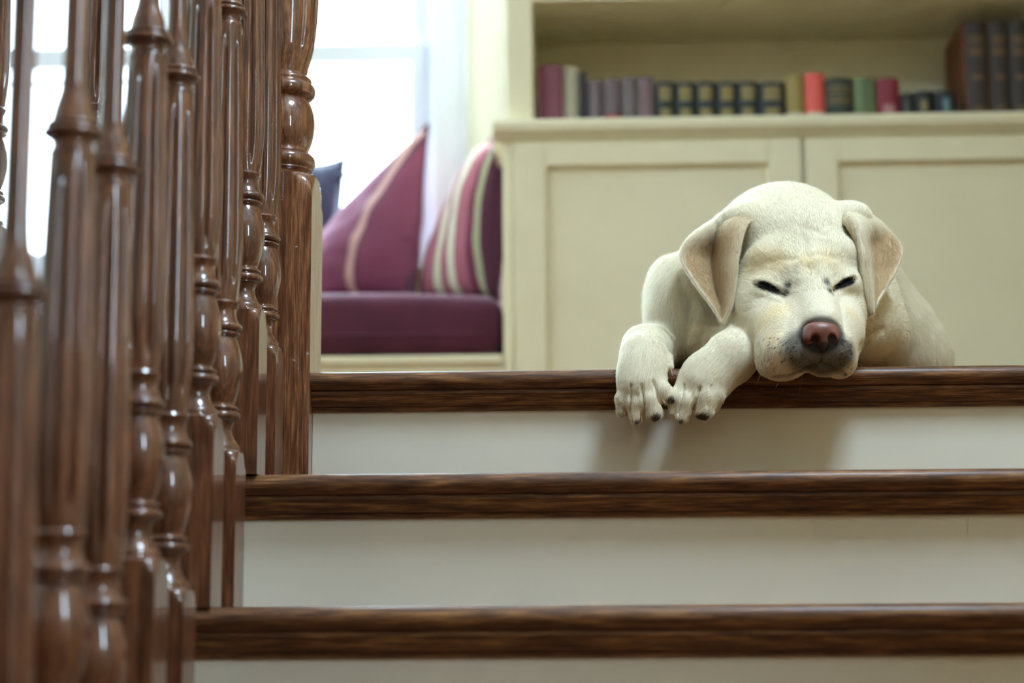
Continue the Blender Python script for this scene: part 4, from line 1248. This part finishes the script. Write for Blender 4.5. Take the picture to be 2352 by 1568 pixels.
near_nose = np.linalg.norm((root - NOSE_C) * np.array([1, .8, 1.2]), axis=1) < .034
LEN[near_nose] = .0026
LEN[dist_to(root, slit3) < .004] = .0022
LEN *= rng.uniform(.65, 1.25, NH)
lift = np.where(muz, .30, np.where(bodym, .42, .30)) + rng.normal(0, .10, NH)
lift = np.clip(lift, .08, 1.1)
hcol = coat(root, interp(TANW[:, None])[:, 0], rng.random(NH)) * rng.choice([.78, .9, .98, 1.03], NH, p=[.12, .26, .42, .2])[:, None]
# whiskers and brow hairs
def extra(px, py, dirv, length, col):
    return on_dog(px, py), np.array(dirv, float), length, np.array(col)
WH = []
for _ in range(20):
    px, py = random.uniform(1755, 1850), random.uniform(790, 862); WH.append(extra(px, py, (-.5 + random.gauss(0, .35), -.35, -.5 + random.gauss(0, .3)), random.uniform(.014, .030), (.6, .58, .5)))
for _ in range(10):
    px, py = random.uniform(1930, 1958), random.uniform(790, 860); WH.append(extra(px, py, (.7 + random.gauss(0, .3), -.3, -.2 + random.gauss(0, .35)), random.uniform(.014, .028), (.6, .58, .5)))
# lashes along the closed lids
for L3 in (lines3[0], lines3[1]):
    for p in L3:
        for _ in range(5): WH.append((p + rng.normal(0, .0007, 3), np.array([random.gauss(0, .3), -.8, -.55 + random.gauss(0, .25)]), random.uniform(.003, .006), DARKP * .6))
# tufts between the toes
for (a, b, c, ra, rb) in TOES:
    tp = P(*c)
    for _ in range(45):
        WH.append((tp + rng.normal(0, .004, 3) + np.array([0, .002, -.002]), np.array([random.gauss(.0, .35), -.25, -1]), random.uniform(.005, .011), CREAM * random.uniform(.9, 1)))
nw = len(WH); NS = 4
pos = np.zeros((NH + nw, NS, 3)); rad = np.zeros((NH + nw, NS))
clump = rng.normal(0, .12, (NH, 3))
for k in range(NS):
    t = k / (NS - 1)
    pos[:NH, k] = root - hn * .0003 + (tang * (t * np.cos(lift * (1 - .45 * t)))[:, None] + hn * (t * np.sin(lift * (1 - .45 * t)))[:, None] + clump * t * t * .6) * LEN[:, None]
    rad[:NH, k] = .000145 * (1 - .8 * t)
wr = np.array([q[0] for q in WH]); wd_ = np.array([q[1] / np.linalg.norm(q[1]) for q in WH]); wl = np.array([q[2] for q in WH])
for k in range(NS):
    t = k / (NS - 1)
    pos[NH:, k] = wr + wd_ * (wl * t)[:, None] + np.array([0, 0, -1]) * (wl * .25 * t * t)[:, None]
    rad[NH:, k] = .00012 * (1 - .8 * t)
hcol = np.concatenate([hcol, np.array([q[3] for q in WH])])
fur = bpy.data.hair_curves.new('fur')
fur.add_curves([NS] * (NH + nw))
fur.points.foreach_set('position', pos.astype(np.float32).ravel())
ra_ = fur.attributes.get('radius') or fur.attributes.new('radius', 'FLOAT', 'POINT')
ra_.data.foreach_set('value', rad.astype(np.float32).ravel())
fc = fur.attributes.new('fur_color', 'FLOAT_COLOR', 'CURVE')
fc.data.foreach_set('color', np.concatenate([hcol, np.ones((len(hcol), 1))], 1).astype(np.float32).ravel())
def fur_mat():
    m, nt, b = new_mat('dog_fur')
    a = N(nt, 'ShaderNodeAttribute'); a.attribute_name = 'fur_color'
    nt.links.new(a.outputs['Color'], b.inputs['Base Color'])
    b.inputs['Roughness'].default_value = .5
    b.inputs['Specular IOR Level'].default_value = .25
    tr = N(nt, 'ShaderNodeBsdfTranslucent'); nt.links.new(a.outputs['Color'], tr.inputs['Color'])
    mx = N(nt, 'ShaderNodeMixShader'); mx.inputs[0].default_value = .35
    out = nt.nodes['Material Output']
    nt.links.new(b.outputs[0], mx.inputs[1]); nt.links.new(tr.outputs[0], mx.inputs[2]); nt.links.new(mx.outputs[0], out.inputs['Surface'])
    return m
fo = bpy.data.objects.new('fur', fur); COL.objects.link(fo); fur.materials.append(fur_mat())
fo.parent = dog; fo.matrix_parent_inverse = INV; fo['kind'] = 'stuff'; fo['label'] = 'short dense cream coat'

# --- nose leather
NF = Field(*[axis_grid([lo, (hi, .0011, .0011)]) for lo, hi in ((.295, .380), (-.150, -.085), (-.01, .065))])
nc = P(1885, 766, -.114)
NF.ell(nc + np.array([0, 0, .0025]), (.0245, .0165, .0150), .006)
NF.ell(nc + np.array([-.0165, .001, -.0060]), (.0090, .0145, .0105), .006)      # wings
NF.ell(nc + np.array([.0165, .001, -.0060]), (.0090, .0145, .0105), .006)
NF.ell(nc + np.array([.002, -.001, -.0120]), (.0088, .0125, .0140), .008)
for s in (-1, 1):
    NF.ell(nc + np.array([.002 + s * .0112, -.0140, -.0095]), (.0056, .0120, .0064), .003, sub=True)
    NF.cap(nc + np.array([.002 + s * .0122, -.0140, -.0140]), nc + np.array([.002 + s * .0220, -.0060, -.0150]), .0036, .0022, .0025, sub=True)
NF.cap(nc + np.array([0, -.0170, -.0060]), nc + np.array([0, -.0140, -.027]), .0010, .0017, .002, sub=True)
nv_, nq_ = NF.mesh(); nv_ = relax(nv_, nq_, 1)
def nose_mat():
    m, nt, b = new_mat('nose_leather')
    tc = N(nt, 'ShaderNodeTexCoord')
    v = N(nt, 'ShaderNodeTexVoronoi'); v.inputs['Scale'].default_value = 900; nt.links.new(tc.outputs['Object'], v.inputs['Vector'])
    n1 = N(nt, 'ShaderNodeTexNoise'); n1.inputs['Scale'].default_value = 70; nt.links.new(tc.outputs['Object'], n1.inputs['Vector'])
    r = ramp(nt, [(.3, lin(106, 64, 53)), (.7, lin(144, 90, 76))]); nt.links.new(n1.outputs['Fac'], r.inputs['Fac'])
    at_ = N(nt, 'ShaderNodeAttribute'); at_.attribute_name = 'rim'
    mx = N(nt, 'ShaderNodeMix', data_type='RGBA'); nt.links.new(at_.outputs['Fac'], mx.inputs['Factor'])
    nt.links.new(r.outputs['Color'], mx.inputs['A']); mx.inputs['B'].default_value = lin(44, 32, 34)
    nt.links.new(mx.outputs['Result'], b.inputs['Base Color'])
    bp = N(nt, 'ShaderNodeBump'); bp.inputs['Strength'].default_value = .25; bp.inputs['Distance'].default_value = .0006
    nt.links.new(v.outputs['Distance'], bp.inputs['Height']); nt.links.new(bp.outputs['Normal'], b.inputs['Normal'])
    b.inputs['Roughness'].default_value = .38
    return m
no = mk('nose', nv_, nq_, nose_mat(), dog, True); no.matrix_parent_inverse = INV; no['label'] = 'pinkish brown nose leather'
bm = bmesh.new(); bm.from_mesh(no.data); bmesh.ops.recalc_face_normals(bm, faces=bm.faces); bm.to_mesh(no.data); bm.free()
rim = no.data.attributes.new('rim', 'FLOAT', 'POINT')
rel = nv_ - nc
rv = np.clip((rel[:, 1] + .004) / .006, 0, 1)
for s in (-1, 1): rv = np.maximum(rv, np.clip(1.25 - np.linalg.norm((rel - np.array([.002 + s * .0115, -.010, -.0100])) / np.array([.0062, .010, .0070]), axis=1), 0, 1))
rv = np.maximum(rv, np.clip((-.0105 - rel[:, 2]) / .004, 0, 1) * np.clip((.0175 - np.abs(rel[:, 0] - .002)) / .004, 0, 1) * .9)
rv = np.maximum(rv, np.clip((-.0135 - rel[:, 2]) / .003, 0, 1) * .95)
rim.data.foreach_set('value', rv.astype(np.float32))

# --- claws
M['claw'] = plain('claw_horn', lin(168, 132, 96), .35)
def claw(p0, p1, r, bend):
    a, b = P(*p0), P(*p1); ax = b - a; L = np.linalg.norm(ax)
    sd = np.cross(ax, [0, 1, 0]); sd /= np.linalg.norm(sd); up = np.cross(sd, ax); up /= np.linalg.norm(up)
    vs = []; fs = []; nr = 6
    for k in range(nr + 1):
        t = k / nr; c = a + ax * t + up * bend * math.sin(PI * t); rr = r * (1 - .85 * t ** 1.6)
        for q in range(8): vs.append(c + (sd * math.cos(q * PI / 4) * .8 + up * math.sin(q * PI / 4)) * rr)
    for k in range(nr):
        for q in range(8): fs.append((k * 8 + q, k * 8 + (q + 1) % 8, (k + 1) * 8 + (q + 1) % 8, (k + 1) * 8 + q))
    fs.append(tuple(range(7, -1, -1))); fs.append(tuple(range(nr * 8, nr * 8 + 8)))
    o = mk('claw', vs, fs, M['claw'], dog, True); o.matrix_parent_inverse = INV
for c in (((1431, 926, -.043), (1435, 954, -.047), .0030, .0012), ((1470, 944, -.050), (1475, 969, -.055), .0030, .0012), ((1514, 905, -.050), (1529, 929, -.057), .0038, .0014),
          ((1534, 832, -.022), (1545, 862, -.030), .0036, .0014), ((1590, 926, -.052), (1585, 957, -.058), .0038, .0014), ((1541, 938, -.042), (1535, 962, -.045), .0026, .0010)):
    claw(*c)
